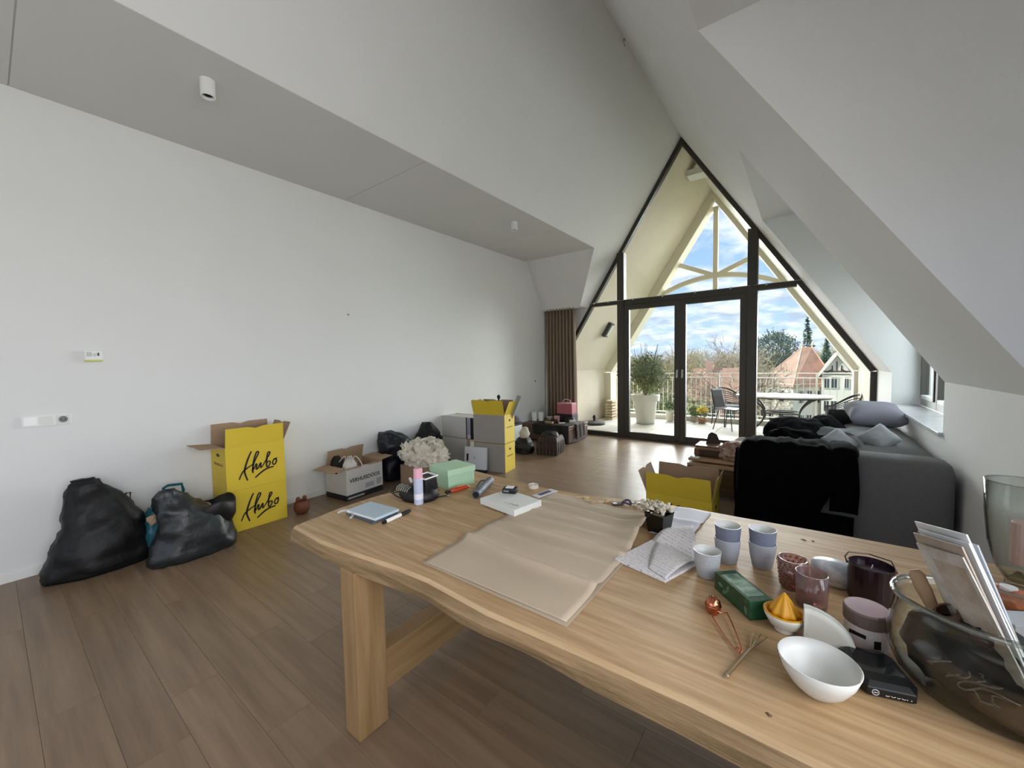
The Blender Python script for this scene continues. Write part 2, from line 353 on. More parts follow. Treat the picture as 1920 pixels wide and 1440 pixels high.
# thin curtain wire with glider knobs along the transom
wr = thing('curtain_wire', 'thin curtain wire with white gliders along the dark transom', 'curtain rail', (2.6, YW-.045, 2.69))
MB().tube([(-1.88, 0, 0), (1.88, 0, 0)], .006, 6).build('wire', steel, wr)
for x in (-1.25, -1.55, -.75, -.2, .35, .9, 1.4): MB().lathe([(.008, -.02), (.012, -.008), (.012, .008), (.004, .016)], 8).build('glider', white_m, wr, loc=(x, -.0, 0), rot=(0, 0, 0))
for x in (-.98, 1.2): MB().box(x-.012, x+.012, -.012, .046, -.012, .012).build('bracket', frame_m, wr)
# far dormer side window
w2 = struct(thing('window_2', None, None), 'dark framed casement window above the marble sill')
side_frame = mat('grey_casement', '#b9b8b4', .5); x0 = 5.57
def cas(y0, y1):
    for a, b, c, e in ((y0, y0+.05, .96, 2.35), (y1-.05, y1, .96, 2.35), (y0+.05, y1-.05, .96, 1.04), (y0+.05, y1-.05, 2.27, 2.35)):
        MB().box(x0, x0+.07, a, b, c, e).build('casement_frame', side_frame, w2, bevel=.004)
    for a, b in ((y0+.05, y0+.085), (y1-.085, y1-.05)): MB().box(x0-.012, x0+.05, a, b, 1.04, 2.27).build('sash', frame_m, w2)
    for c, e in ((1.04, 1.075), (2.235, 2.27)): MB().box(x0-.012, x0+.05, y0+.085, y1-.085, c, e).build('sash', white_m, w2)
    MB().box(x0+.02, x0+.03, y0+.085, y1-.085, 1.075, 2.235).build('pane', pane_m, w2)
cas(5.62, 6.30); cas(4.85, 5.60); cas(4.07, 4.83)
# ------------------------------------------------------------------ roofed balcony outside
ov = struct(thing('wall_balcony', None, None), 'cream roof overhang and side walls of the balcony')
ylo, yhi = 7.75, 10.2
MB().prism(sl([(.06, ylo), (PX, ylo), (PX, 10.25), (.06, 10.25)], zl), nl).build('overhang_slope', cream, ov)
MB().prism(sl([(PX, ylo), (5.33, ylo), (5.33, 10.25), (PX, 10.25)], zr), nr).build('overhang_slope', mat('sunlit_soffit', '#f0ece2', .7), ov)  # right slope coloured whiter than the left to imitate sun on it
MB().box(-.2, .06, ylo, 10.25, -.3, zl(.06)).build('side_wall', cream, ov); MB().box(5.33, 5.6, ylo, 10.25, -.3, zr(5.33)).build('side_wall', cream, ov)
MB().box(2.57, 2.89, 8.5, 8.8, 5.12, 5.23).build('ridge_block', white_m, ov)
yb0, yb1 = 10.25, 10.65
tv = .37; th = tv/P
ft = struct(thing('trim_5', None, None), 'cream painted timber truss at the front of the balcony roof')
MB().prism([(.06, yb0, zl(.06)), (PX, yb0, ZA), (PX, yb0, ZA-tv), (.24, yb0, zl(.24)-tv)], (0, yb1-yb0, 0)).build('barge_beam', cream2, ft)
MB().prism([(5.33, yb0, zr(5.33)), (PX, yb0, ZA), (PX, yb0, ZA-.17), (5.27, yb0, zr(5.27)-.17)], (0, yb1-yb0, 0)).build('barge_beam', cream2, ft)
MB().box(.04, .24, yb0, yb1, -.3, zl(.24)-tv).build('corner_post', cream2, ft); MB().box(5.27, 5.36, yb0, yb1, -.3, zr(5.27)-.17).build('corner_post', cream2, ft)
MB().box(2.70, 2.80, 10.5, 10.6, 2.95, 5.1).build('king_post', cream2, ft)
arc = []
def az(x): return 3.50-.2*(x-2.75)**2
xs = [1.36+(4.12-1.36)*i/18 for i in range(19)]
MB().loft([[(x, 10.49, az(x)-.05), (x, 10.61, az(x)-.05), (x, 10.61, az(x)+.05), (x, 10.49, az(x)+.05)] for x in xs]).build('arched_brace', cream2, ft)
for a, b in (((1.83, 3.92), (2.74, 3.5)), ((3.62, 3.85), (2.76, 3.5))):
    MB().prism([(a[0], 10.5, a[1]-.055), (b[0], 10.5, b[1]-.055), (b[0], 10.5, b[1]+.055), (a[0], 10.5, a[1]+.055)], (0, .1, 0)).build('diagonal_brace', cream2, ft)
# terrace
tile_m = mat('terrace_tile', '#bdb8ae', .8, var=.1, scale=5, objrand=.06, bump=.1, bscale=80)
te = struct(MB().box(-1.2, 6.6, 7.7, 10.9, -.4, -.045).build('floor_terrace', mat('screed', '#57534c', .9)), 'terrace floor of pale square tiles behind the glass')
tmz = None
for i in range(13):
    for j in range(5):
        if tmz is None:
            a = .297; o = MB().loft([[(-a, -a, -.03), (a, -a, -.03), (a, a, -.03), (-a, a, -.03)], [(-a, -a, -.004), (a, -a, -.004), (a, a, -.004), (-a, a, -.004)], [(-a+.004, -a+.004, 0), (a-.004, -a+.004, 0), (a-.004, a-.004, 0), (-a+.004, a-.004, 0)]]).build('tile', tile_m, te); tmz = o.data
        else: o = bpy.data.objects.new('tile', tmz); COL.objects.link(o); o.parent = te
        o.location = (-.9+i*.6, 8.02+j*.6, -.018)
kerb_m = mat('kerb_stone', '#d5d0c4', .8, var=.06, scale=6)
struct(MB().box(-1.2, 6.6, 10.66, 10.9, -.4, .085).build('trim_6', kerb_m, bevel=.01), 'low pale kerb under the balcony railing')
rail_m = mat('railing_paint', '#e6e5e0', .5)
rg = thing('balcony_railing', 'white metal railing with thin upright bars along the terrace edge', 'railing', (0, 10.78, .085))
MB().box(-1.1, 6.5, -.018, .018, 1.08, 1.1).build('top_rail', rail_m, rg); MB().box(-1.1, 6.5, -.012, .012, .975, 1.0).build('upper_rail', rail_m, rg); MB().box(-1.1, 6.5, -.012, .012, .07, .095).build('lower_rail', rail_m, rg)
bl = None
for i in range(66):
    if bl is None: o = MB().box(-.005, .005, -.005, .005, .095, .975).build('baluster', rail_m, rg); bl = o.data
    else: o = bpy.data.objects.new('baluster', bl); COL.objects.link(o); o.parent = rg
    o.location = (-1.05+i*.115, 0, 0)
for x in (-1.0, .9, 2.8, 4.7, 6.4): MB().box(x-.02, x+.02, -.02, .02, 0, 1.075).build('post', rail_m, rg)
# outdoor wall lamp
lm = thing('outdoor_wall_lamp', 'dark rectangular outdoor lamp on the cream overhang left of the doors', 'lamp', (.69, 8.95, zl(.69)))
lm.rotation_euler = (0, -math.atan(P), 0)
MB().box(-.18, .18, -.09, .09, -.09, -.002, bev=.006).build('housing', frame_m, lm); MB().box(-.14, .14, -.02, .075, -.096, -.088).build('diffuser', white_m, lm)
# ================================================================== dining table
T = .76
oak = wood('oak_table', '#c4a57d', '#a3825b', .5, 0, 5.0, bump=.06, spec=.4)
oak_edge = wood('oak_live_edge', '#ad8f69', '#7d6446', .65, 0, 4.5, bump=.5)
oak_sap = wood('oak_sapwood', '#cdb08a', '#bb9b73', .55, 0, 4)
oak_leg = wood('oak_leg', '#a98a63', '#8f7049', .55, 2, 3, bump=.05)
oak_beam = wood('oak_beam', '#a98a63', '#8f7049', .55, 1, 3, bump=.05)
tb = thing('dining_table', 'large oak dining table with wavy live edge in the foreground', 'table', (0, 0, 0))
per = []
def pv(a, b, n):
    for i in range(n): per.append((lerp(a[0], b[0], i/n), lerp(a[1], b[1], i/n)))
fe = [(2.645, .845), (2.9, .835), (3.11, .853), (3.36, .884), (3.52, .892), (3.8, .875), (4.12, .888), (4.36, .893), (4.6, .886), (4.9, .87), (5.2, .88)]
be = [(5.2, 2.11), (4.9, 2.117), (4.65, 2.116), (4.3, 2.098), (4.1, 2.095), (3.83, 2.056), (3.6, 1.985), (3.3, 1.965), (2.87, 2.0), (2.66, 2.02)]
le = [(2.66, 2.02), (2.625, 1.6), (2.60, 1.25), (2.605, 1.08), (2.628, .97), (2.645, .845)]
for pl, n in ((fe, 5), ([fe[-1], be[0]], 4), (be, 4), (le, 3)):
    for a, b in zip(pl, pl[1:]): pv(a, b, n)
cx, cy = 3.9, 1.48
def off(p, d, z, s=0):
    x, y = p; nx = -1 if x < 2.72 else (1 if x > 5.15 else 0); ny = -1 if y < .95 else (1 if y > 1.94 else 0)
    if 0 < abs(nx) and .95 < y < 1.94: ny = 0
    k = noise.noise(Vector((x*3, y*3, s)))*.012 if s else 0
    return (x+nx*(d+k), y+ny*(d+k), z+(noise.noise(Vector((x*5, y*5, s+3)))*.008 if s else 0))
tm = MB(); bm = tm.bm
rings = [[off(p, 0, T) for p in per], [off(p, .009, T-.012, 0) for p in per], [off(p, .024, T-.035, 1) for p in per], [off(p, .018, T-.072, 2) for p in per]]
tm.loft(rings[:2], 1, False, False); tm.loft(rings[1:], 2, False, True)
f = bm.faces.new([bm.verts.new((x, y, T)) for x, y, z in rings[0]]); f.material_index = 0
bmesh.ops.remove_doubles(bm, verts=bm.verts, dist=.0004)
tm.build('tabletop', [oak, oak_sap, oak_edge], tb)
for x, y in ((3.055, .825), (3.055, 1.76), (4.95, .83), (4.95, 1.76)):
    MB().box(x, x+.1, y, y+.135, 0, T-.07).build('leg', oak_leg, tb, bevel=.004)
for x in (3.06, 4.955): MB().box(x, x+.09, .96, 1.76, .13, .30).build('stretcher', oak_beam, tb, bevel=.004)
kn = mat('oak_knot', '#6e5034', .6)
for x, y, a, b in ((4.555, 1.975, .012, .006), (4.585, 1.98, .007, .004), (4.505, .945, .007, .004)):
    MB().lathe([(1, 0), (.6, .0004)], 10, sx=a, sy=b).wrinkle(.003, 60).build('knot', kn, tb, loc=(x, y, T+.0001))

# ================================================================== things on the table
# --- left group
nb = thing('notebook', 'pale blue notebook lying on a grey one at the left table end', 'notebook', (2.825, 1.135, T+.012), radians(4))
MB().box(-.11, .11, -.072, .072, 0, .0125, bev=.002).build('cover', mat('pale_blue_card', '#b9cbd6', .5), nb)
MB().box(-.107, .107, -.0725, .069, .002, .0105).build('pages', mat('paper_white', '#e9e7e2', .8), nb)
tag(MB().box(-.11, .11, -.075, .07, 0, .012, bev=.003).build('notebook', mat('slate_card', '#4b5560', .5), loc=(2.828, 1.13, T), rot=(0, 0, radians(1))), 'grey notebook under the pale blue notebook', 'notebook')
pn = thing('marker_pen', 'white marker pen with black cap beside the pale blue notebook', 'pen', (2.972, 1.16, T+.009), radians(97))
MB().tube([(-.06, 0, 0), (.035, 0, 0)], .009, 10).build('barrel', white_m, pn); MB().tube([(.035, 0, 0), (.085, 0, 0), (.1, 0, 0)], [.0095, .0095, .007], 10).build('cap', black_m, pn); MB().tube([(-.078, 0, 0), (-.06, 0, 0)], [.007, .009], 10).build('end_plug', black_m, pn)
clr = glass('clear_plastic', '#eef2f2', 1.2, .25, '#ffffff')
for i, (x, y, r) in enumerate(((2.715, 1.045, .5), (2.765, 1.04, -.4))):
    pts = [(.035*cos(a)-.0, .02*sin(a), .004+.008*sin(a)) for a in [pi*j/8 for j in range(9)]]
    o = MB().tube(pts, [.004+.003*sin(pi*j/8) for j in range(9)], 6).build('plastic_clip', clr, loc=(x, y, T+.004), rot=(0, 0, r)); tag(o, ('small clear plastic clip at the left table corner', 'small clear plastic clip next to the pale blue notebook')[i], 'clip')
can = thing('spray_can', 'pale blue spray can with a pink cap standing on the table', 'spray can', (2.905, 1.36, T))
canm = mat('can_print', '#c3c9dc', .35, hex2='#aab4cc', scale=9)
MB().lathe([(.021, 0), (.0245, .004), (.0245, .135), (.022, .142)], 24).build('can', canm, can, smooth=False)
MB().lathe([(.0225, .14), (.0245, .142), (.0238, .19), (.021, .194)], 24).build('cap', mat('pink_cap', '#dca5b4', .4), can)
MB().lathe([(.0247, .03), (.0247, .06)], 24, cap0=False, cap1=False).build('label_band', mat('can_white', '#e2e2ea', .4), can)
# black corded bag
cb_ = mat('black_nylon', '#0b0b0c', .55, bump=.3, bscale=40)
bag = thing('corded_case', 'open black soft case with tangled cords and white trim behind the spray can', 'case', (2.83, 1.43, T))
MB().loft([[(.105*k*cos(a)*(1.15 if cos(a) < 0 else .95), .085*k*sin(a), z) for a in [2*pi*i/22 for i in range(22)]] for z, k in ((0, 1.0), (.02, 1.08), (.045, 1), (.06, .8), (.07, .45))]).wrinkle(.012, 14, 2, zmin=0).build('body', cb_, bag, smooth=True)
MB().box(.0, .085, -.03, .06, .045, .125, bev=.012).wrinkle(.005, 20, 4).build('pouch', cb_, bag)
MB().tube([(.0, -.03, .127), (.085, -.03, .125), (.085, .06, .127), (0, .06, .13), (0, -.03, .127)], .0045, 6).build('white_trim', white_m, bag)
MB().tube([(-.055, -.02, .105), (-.02, -.04, .1)], .008, 8).build('white_peg', white_m, bag)
for s, (ox, oy) in enumerate(((-.13, -.02), (-.12, .03), (.09, .05), (-.1, -.05))):
    pts = [(ox+.055*cos(a+s)*(1+.2*s), oy+.045*sin(a+s), .012+.02*abs(sin(a*1.5+s))) for a in [2*pi*j/20*.9 for j in range(21)]]
    MB().tube(pts, .0035, 5).build('cord', black_m, bag)
for i in range(6):
    MB().tube([(-.1+i*.018, -.05+.03*cos(a), .05+.022*sin(a)) for a in [pi*j/7 for j in range(8)]], .0035, 5).build('lace', mat('grey_cord', '#8d8b84', .7), bag)
# mint box
gb = thing('gift_box', 'mint green lidded cardboard box at the far left table end', 'box', (2.79, 1.725, T), radians(-10))
mint = mat('mint_card', '#a9cbab', .65); 
MB().box(-.097, .097, -.097, .097, 0, .09).build('body', mint, gb, bevel=.001); MB().box(-.102, .102, -.102, .102, .08, .117).build('lid', mat('mint_lid', '#b2d2b2', .65), gb, bevel=.0015)
# red utility knife
kf = thing('utility_knife', 'red folding utility knife lying in front of the mint box', 'knife', (2.935, 1.63, T), radians(76))
redm = mat('red_orange_grip', '#b8431f', .35, var=.3, scale=14)
MB().loft([[(x, w*cos(a), .016+.013*sin(a)*h_) for a in [2*pi*i/10 for i in range(10)]] for x, w, h_ in ((-.065, .008, .6), (-.045, .016, 1), (0, .017, 1.1), (.035, .013, 1), (.06, .015, .9), (.07, .008, .5))]).build('handle', redm, kf, smooth=True)
MB().box(-.085, -.05, -.01, .01, .006, .022, bev=.003).build('blade_head', black_m, kf); MB().box(-.01, .03, -.004, .004, .028, .033, bev=.001).build('slider', mat('orange_tab', '#d98a4a', .4), kf)
tu = thing('rolled_tube', 'grey see-through rolled tube lying beside the red knife', 'tube', (3.05, 1.72, T+.018), atan2(.28, -.12))
gt_ = mat('smoky_film', '#3f454d', .55, hex2='#6f7682', scale=25, spec=.4)
MB().tube([(-.14, 0, .005), (.13, 0, .005)], .0235, 16).build('roll', gt_, tu); MB().tube([(-.143, 0, .005), (-.139, 0, .005)], .017, 14).build('dark_bore', black_m, tu); MB().tube([(.13, 0, .0), (.15, 0, .004)], [.017, .02], 10).build('paper_tag', white_m, tu)
MB().tube([(.0, .02, -.012), (.05, .06, -.01), (.1, .05, .01), (.13, .03, .005)], .005, 6).build('film_end', gt_, tu)
# white book-box with black device
wb = thing('white_box', 'flat white box with small grey lettering lying on the table', 'box', (3.33, 1.61, T+.006), radians(-9))
MB().box(-.128, .128, -.098, .098, 0, .032).build('body', mat('matt_white_card', '#dedfda', .5), wb, bevel=.002)
MB().tube([(.02, -.062, .0322), (.03, -.05, .0324)], .002, 4).tube([(.045, -.06, .0324), (.06, -.045, .0324), (.075, -.052, .0324), (.1, -.04, .0324)], .003, 4).build('grey_logo', mat('grey_ink', '#8b8f90', .6), wb)
kd = thing('black_gadget', 'small black gadget with white top lying on the flat white box', 'gadget', (3.265, 1.695, T+.038), radians(22))
MB().box(-.04, .04, -.03, .03, 0, .028, bev=.009).build('body', black_m, kd); MB().box(-.022, .02, -.02, .02, .027, .031, bev=.002).build('white_top', white_m, kd)
MB().box(-.03, .0, -.0312, -.029, .009, .02).build('front_label', mat('grey_print', '#6a6f70', .5), kd)
tl = thing('tealight', 'white tealight candle near the back table edge', 'candle', (3.262, 1.925, T))
MB().lathe([(.026, 0), (.03, .002), (.03, .022), (.028, .022), (.027, .018)], 20).build('cup', mat('tealight_cup', '#d7cfc2', .4), tl); MB().lathe([(.027, .016), (.004, .019)], 16).build('wax', mat('wax_white', '#e8e2d6', .5), tl); MB().tube([(0, 0, .018), (.001, 0, .034)], .0012, 5).build('wick', white_m, tl)
pk = thing('seed_packet', 'narrow white packet with dark print beside the tealight', 'packet', (3.375, 1.875, T), radians(80))
MB().box(-.08, .08, -.026, .026, 0, .006).build('packet', mat('packet_white', '#d5d2d8', .5), pk, bevel=.001); MB().box(-.05, .045, -.014, .016, .006, .0066).build('dark_print', mat('purple_print', '#4f4a63', .5), pk)
# brown paper
pm = mat('kraft_paper', '#beac94', .8, var=.05, scale=3)
def fold(y):
    z = .004
    for c, a, w in ((1.185, .017, .03), (1.32, .006, .04), (1.43, .014, .025), (1.53, .006, .03), (1.62, .011, .025), (1.73, .008, .03), (1.8, .01, .02)): z += 1.5*a*math.exp(-abs(y-c)/(w*.75))
    return z
def sheet(u, v):
    y = lerp(.958, 1.9, v); xl = 3.42-.02*sin(pi*v)-.01; xr_ = 4.02-.035*max(0, (v-.4))
    x = lerp(xl, xr_, u); yy = y+.012*sin(u*5+v*7)*min(1, v*4)
    z = .004+(fold(y+.03*u-.01)-.004)*(.85+.4*noise.noise(Vector((x*4, y*2, 1))))*(min(1, .05+u/.2) if y > 1.42 else 1)
    if u > .72 and v > .55: z += .05*((u-.72)/.28)**2*sin(pi*min(1, (v-.55)/.45))
    return (x, yy, T+z)
pp = thing('kraft_paper', 'large creased sheet of brown kraft paper spread on the table', 'paper')
MB().grid(sheet, 24, 130).build('upper_sheet', pm, pp, smooth=True, solid=.0012)
MB().grid(lambda u, v: (lerp(3.41, 4.03, u), lerp(.95, 1.37, v)-.008*u, T+.0012+.0006*sin(u*9)), 10, 6).build('lower_sheet', pm, pp, solid=.0008)
# pegs and keys
pgm = mat('bare_peg_wood', '#cdb48a', .7)
for i, (x, y, r) in enumerate(((3.585, 1.925, .5), (3.645, 1.885, -.3), (3.70, 1.93, 1.1), (3.745, 1.965, .1))):
    g = thing('wooden_peg', None, None, (x, y, T), r); tag(g, ('leftmost small wooden peg at the back edge of the table', 'small wooden peg nearest the kraft paper', 'small wooden peg turned across the others', 'rightmost small wooden peg, beside the key bunch')[i], 'peg', 'wooden pegs at the back edge')
    for s in (-1, 1): MB().box(-.035, .035, -.004+s*.006, .004+s*.006, 0, .009, M=Matrix.Rotation(s*.1, 4, 'Z')).build('half', pgm, g, bevel=.001)
    MB().tube([(.004, -.011, .005), (.004, .011, .005)], .0055, 6).build('spring', steel, g)
ky = thing('key_bunch', 'small dark key bunch with a white tag behind the kraft paper', 'keys', (3.815, 1.965, T), .8)
MB().tube([(.022*cos(a), .022*sin(a), .012+.006*sin(2*a)) for a in [2*pi*j/14 for j in range(14)]], .006, 6, closed=True).build('ring', mat('purple_cord', '#40394a', .5), ky)
MB().box(-.075, -.02, -.012, .012, .002, .012, bev=.003).build('fob', mat('dark_fob', '#3c3742', .4), ky); MB().box(-.075, -.055, -.009, .009, .012, .015).build('tag', white_m, ky); MB().tube([(.02, 0, .01), (.07, -.015, .006)], .005, 6).build('key', steel, ky)
# pot with dried flowers
pot = thing('square_pot', 'small glossy black square pot holding dried white flowers', 'pot', (4.05, 1.73, T), radians(-14))
gloss_black = mat('gloss_black', '#0a0b0a', .12, spec=.6)
MB().loft([[(s*a, t*a, z) for s, t in ((-1, -1), (1, -1), (1, 1), (-1, 1))] for a, z in ((.034, 0), (.045, .085), (.047, .085), (.042, .083), (.04, .07))]).build('pot', gloss_black, pot, bevel=.003)
dry = mat('dried_flower', '#cfc6b2', .8, var=.2, scale=40); stem = mat('dried_stem', '#6e6450', .8)
def posy(par, c, r, n, seed, up):
    R = random.Random(seed); fm = MB(); sm = MB()
    for i in range(n):
        a = R.uniform(0, 2*pi); q = R.uniform(.2, 1)*r; p = Vector((c[0]+q*cos(a), c[1]+q*sin(a), c[2]+R.uniform(.3, 1)*up))
        fm.ball(p, R.uniform(.005, .010), 1, 1, 1, .7); sm.tube([c, p], .0009, 3)
    fm.build('flower_heads', dry, par, stuff=True); sm.build('stems', stem, par, stuff=True)
posy(pot, (0, 0, .075), .055, 60, 3, .045)
sp_ = thing('dried_flower_sprig', 'loose sprig of dried white flowers lying behind the kraft paper', 'flowers', (3.96, 1.99, T+.006), .2)
posy(sp_, (-.03, 0, 0), .085, 55, 5, .012)
# papers
sheet_m = mat('white_sheet', '#d9dae2', .7, var=.03)
tag(MB().grid(lambda u, v: (lerp(4.03, 4.185, u)+.01*v-.01*(1-v), lerp(1.69, 2.075, v), T+.0025+.012*math.exp(-((v-.52)/.03)**2)+.004*sin(u*4+v*3)**2), 8, 24).build('white_sheet', sheet_m, smooth=True, solid=.001), 'creased plain white sheet of paper beside the black pot', 'paper')
nt_paper = mat('letter_paper', '#d6d1ce', .75)
def textpaper():
    if 'printed_paper' in MC: return MC['printed_paper']
    m = mat('printed_paper', '#dcd8d6', .75); t = m.node_tree; b = t.nodes['Principled BSDF']
    co = t.nodes.new('ShaderNodeTexCoord'); mp_ = t.nodes.new('ShaderNodeMapping'); mp_.inputs['Rotation'].default_value = (0, 0, .5); t.links.new(co.outputs['Object'], mp_.inputs[0])
    wv = t.nodes.new('ShaderNodeTexWave'); wv.bands_direction = 'Y'; wv.inputs['Scale'].default_value = 22; t.links.new(mp_.outputs[0], wv.inputs[0])
    n = t.nodes.new('ShaderNodeTexNoise'); n.inputs['Scale'].default_value = 90; t.links.new(mp_.outputs[0], n.inputs[0])
    a = t.nodes.new('ShaderNodeMath'); a.operation = 'GREATER_THAN'; a.inputs[1].default_value = .86; t.links.new(wv.outputs['Fac'], a.inputs[0])
    c = t.nodes.new('ShaderNodeMath'); c.operation = 'GREATER_THAN'; c.inputs[1].default_value = .5; t.links.new(n.outputs['Fac'], c.inputs[0])
    d = t.nodes.new('ShaderNodeMath'); d.operation = 'MULTIPLY'; t.links.new(a.outputs[0], d.inputs[0]); t.links.new(c.outputs[0], d.inputs[1])
    mx_ = t.nodes.new('ShaderNodeMixRGB'); mx_.inputs[1].default_value = (*lin('#dcd8d6'), 1); mx_.inputs[2].default_value = (*lin('#b3acb6'), 1); t.links.new(d.outputs[0], mx_.inputs[0]); t.links.new(mx_.outputs[0], b.inputs['Base Color']); return m
en = thing('envelope', 'open printed paper envelope with a torn flap beside the kraft paper', 'envelope', (0, 0, T))
E_ = [(3.992, 1.372), (4.19, 1.325), (4.255, 1.52), (4.07, 1.66)]
MB().loft([[(x, y, .001) for x, y in E_], [(x, y, .011) for x, y in E_]]).build('packet', textpaper(), en, bevel=.002)
MB().grid(lambda u, v: (lerp(lerp(4.06, 4.255, u), lerp(4.10, 4.19, u), v), lerp(lerp(1.60, 1.50, u), lerp(1.67, 1.72, u), v), .013+.05*sin(pi*v*.5)*(.7+.3*u)), 8, 8).build('flap', textpaper(), en, smooth=True, solid=.001)
MB().grid(lambda u, v: (lerp(lerp(4.12, 4.19, u), lerp(4.08, 4.25, u), v), lerp(lerp(1.37, 1.33, u), lerp(1.6, 1.53, u), v), .0125+.016*sin(pi*v)*(.4+.6*u)), 8, 8).build('front_fold', textpaper(), en, smooth=True, solid=.001)
# cups
def cup(x, y, z, hexc, label, seed):
    g = thing('cup', label, 'cup', (x, y, z)); g['group'] = 'grey blue ribbed cups'
    m = mat('cup_'+hexc[1:], hexc, .55, bump=.35, bscale=120, stretch=(1, 1, 3))
    MB().lathe([(.027, 0), (.031, .003), (.039, .045), (.0435, .09)], 28, cap1=False).lathe([(.0435, .09), (.0415, .0905), (.0385, .06), (.031, .008), (.001, .006)], 28, mi=1, cap0=False).build('shell', [m, mat('cup_glaze', '#d9dad6', .3)], g, smooth=True)
    return g
cup(4.292, 1.457, T, '#b3b6ba', 'pale grey cup standing alone in front of the two cup stacks', 1)
cup(4.332, 1.603, T, '#a5a9b2', 'lower cup of the left two-cup stack', 2); cup(4.333, 1.603, T+.048, '#6f7688', 'upper blue grey cup of the left two-cup stack', 3)
cup(4.438, 1.633, T, '#a8abb3', 'lower cup of the right two-cup stack', 4); cup(4.438, 1.633, T+.049, '#777e90', 'upper blue grey cup of the right two-cup stack', 5)
# green carton
gc = thing('tea_carton', 'long dark green glossy carton with leaf print in front of the cups', 'carton', (4.409, 1.352, T), atan2(.12, -.11))
gm = mat('green_print', '#1f5a38', .18, hex2='#12301f', scale=22, spec=.6)
MB().box(-.083, .083, -.036, .036, 0, .056).build('body', gm, gc, bevel=.0015)
MB().box(-.06, .06, -.025, .027, .056, .0568).wrinkle(.0, 1).build('silver_print', mat('silver_foil', '#b9c9be', .15, hex2='#2c6a45', scale=30, metal=.6), gc)
mat('leaf_print', '#55745c', .3)
for k, (lx, lz) in enumerate(((.05, .03), (.03, .018), (.015, .036), (-.065, .02))):
    MB().ball((lx, .0365, lz), .009, 1, 1.6, .06, .7, M=Matrix.Rotation(.6*k, 4, 'Y')).build('leaf_print', MC['leaf_print'], gc)
# copper tea egg
copper = mat('copper', '#c47a5a', .16, metal=1); 
te_ = thing('tea_infuser', 'copper egg-shaped tea infuser with wire tong handles', 'tea infuser', (4.347, 1.248, T))
MB().lathe([(.002, -.029), (.012, -.026), (.0205, -.012), (.022, .0), (.0195, .012), (.012, .023), (.002, .027)], 20, c=(0, 0, .023)).build('egg', copper, te_, smooth=True)
MB().lathe([(.0222, -.0012), (.0226, 0), (.0222, .0012)], 20, c=(0, 0, .025), cap0=False, cap1=False).build('seam', copper, te_)
MB().tube([(.008, -.016, .016), (.014, -.026, .012), (.004, -.035, .01), (.02, -.06, .006), (.05, -.105, .005), (.075, -.14, .006), (.088, -.15, .007)], .0018, 6).build('wire', copper, te_)
MB().tube([(.012, -.014, .018), (.024, -.012, .014), (.036, .0, .014), (.055, -.04, .012), (.078, -.1, .01), (.09, -.135, .009), (.088, -.15, .007)], .0018, 6).build('wire', copper, te_)
MB().tube([(.083+.007*cos(a), -.138+.007*sin(a), .008) for a in [2*pi*j/12 for j in range(12)]], .0016, 6, closed=True).build('spring_loop', copper, te_)
# stirrer
st = thing('cocktail_pick_bundle', 'slim metal pick-up tongs with three thin prongs at the front edge', 'tongs', (4.445, 1.1, T+.006), atan2(.2, .05))
MB().tube([(-.1, 0, 0), (-.085, 0, 0), (-.03, 0, 0), (.03, 0, 0), (.045, 0, 0)], [.0045, .0038, .0034, .0034, .003], 8).build('shaft', mat('champagne_metal', '#d8c6a8', .2, metal=1), st)
for s in (-1, 0, 1): MB().tube([(.04, s*.002, 0), (.065, s*.008, .003), (.105, s*.017, .006)], .0016, 5).build('prong', MC['champagne_metal'], st)
MB().ball((-.103, 0, 0), .0055, 1).build('end_knob', MC['champagne_metal'], st)
# citrus juicer
ju = thing('citrus_juicer', 'small white citrus juicer with a yellow reamer cone', 'juicer', (4.518, 1.275, T))
yel = mat('yellow_plastic', '#d99a17', .4)
MB().lathe([(.02, 0), (.024, .003), (.022, .012), (.036, .02), (.046, .04), (.049, .052), (.046, .052), (.043, .04)], 28).build('base_bowl', mat('porcelain', '#dcdad2', .25), ju, smooth=True)
MB().lathe([(.0475, .049), (.0495, .0535), (.046, .056), (.04, .05), (.038, .044), (.02, .042)], 28, cap0=False).build('yellow_rim', yel, ju, smooth=True)
n = 40; MB().loft([[(r*(1+.10*cos(8*2*pi*i/n))*cos(2*pi*i/n), r*(1+.10*cos(8*2*pi*i/n))*sin(2*pi*i/n), z) for i in range(n)] for r, z in ((.036, .042), (.031, .058), (.022, .075), (.012, .092), (.003, .104))]).build('reamer', yel, ju, smooth=True)
# filter wedge
fw = thing('funnel_shell', 'two white plastic fan-shaped shells standing between juicer and bowl', 'funnel', (4.612, 1.255, T), radians(4))
def wedge(r0, cy_):
    pts = [(-.052, 0, .0)] + [(-.052+.105*sin(a), 0, .012+.088*cos(a)) for a in [pi/2*j/12 for j in range(13)]] + [(.053, 0, .0)]
    mb = MB(); k = len(pts)
    f_ = lambda p, o: (p[0], cy_+o+.018*(1-((p[0])/.06)**2)*(-1)-.18*(p[2]-.05)*0, p[2])
    rows = []
    for s in range(7):
        t = s/6; rows.append([(lerp(-.052, p[0], t), cy_-.02*sin(pi*.5*t)*(1-.4*p[2]/.1), lerp(0.0, p[2], t)) for p in pts])
    mb.bm.verts.ensure_lookup_table()
    V = [[mb.bm.verts.new(p) for p in r] for r in rows[1:]]; c0 = mb.bm.verts.new((-.052, cy_, 0))
    for i in range(k-1): mb.bm.faces.new((c0, V[0][i], V[0][i+1]))
    for a, b in zip(V, V[1:]):
        for i in range(k-1): mb.bm.faces.new((a[i], b[i], b[i+1], a[i+1]))
    bmesh.ops.remove_doubles(mb.bm, verts=mb.bm.verts, dist=.0002)
    return mb
wp = mat('milky_plastic', '#d4d4ca', .45)
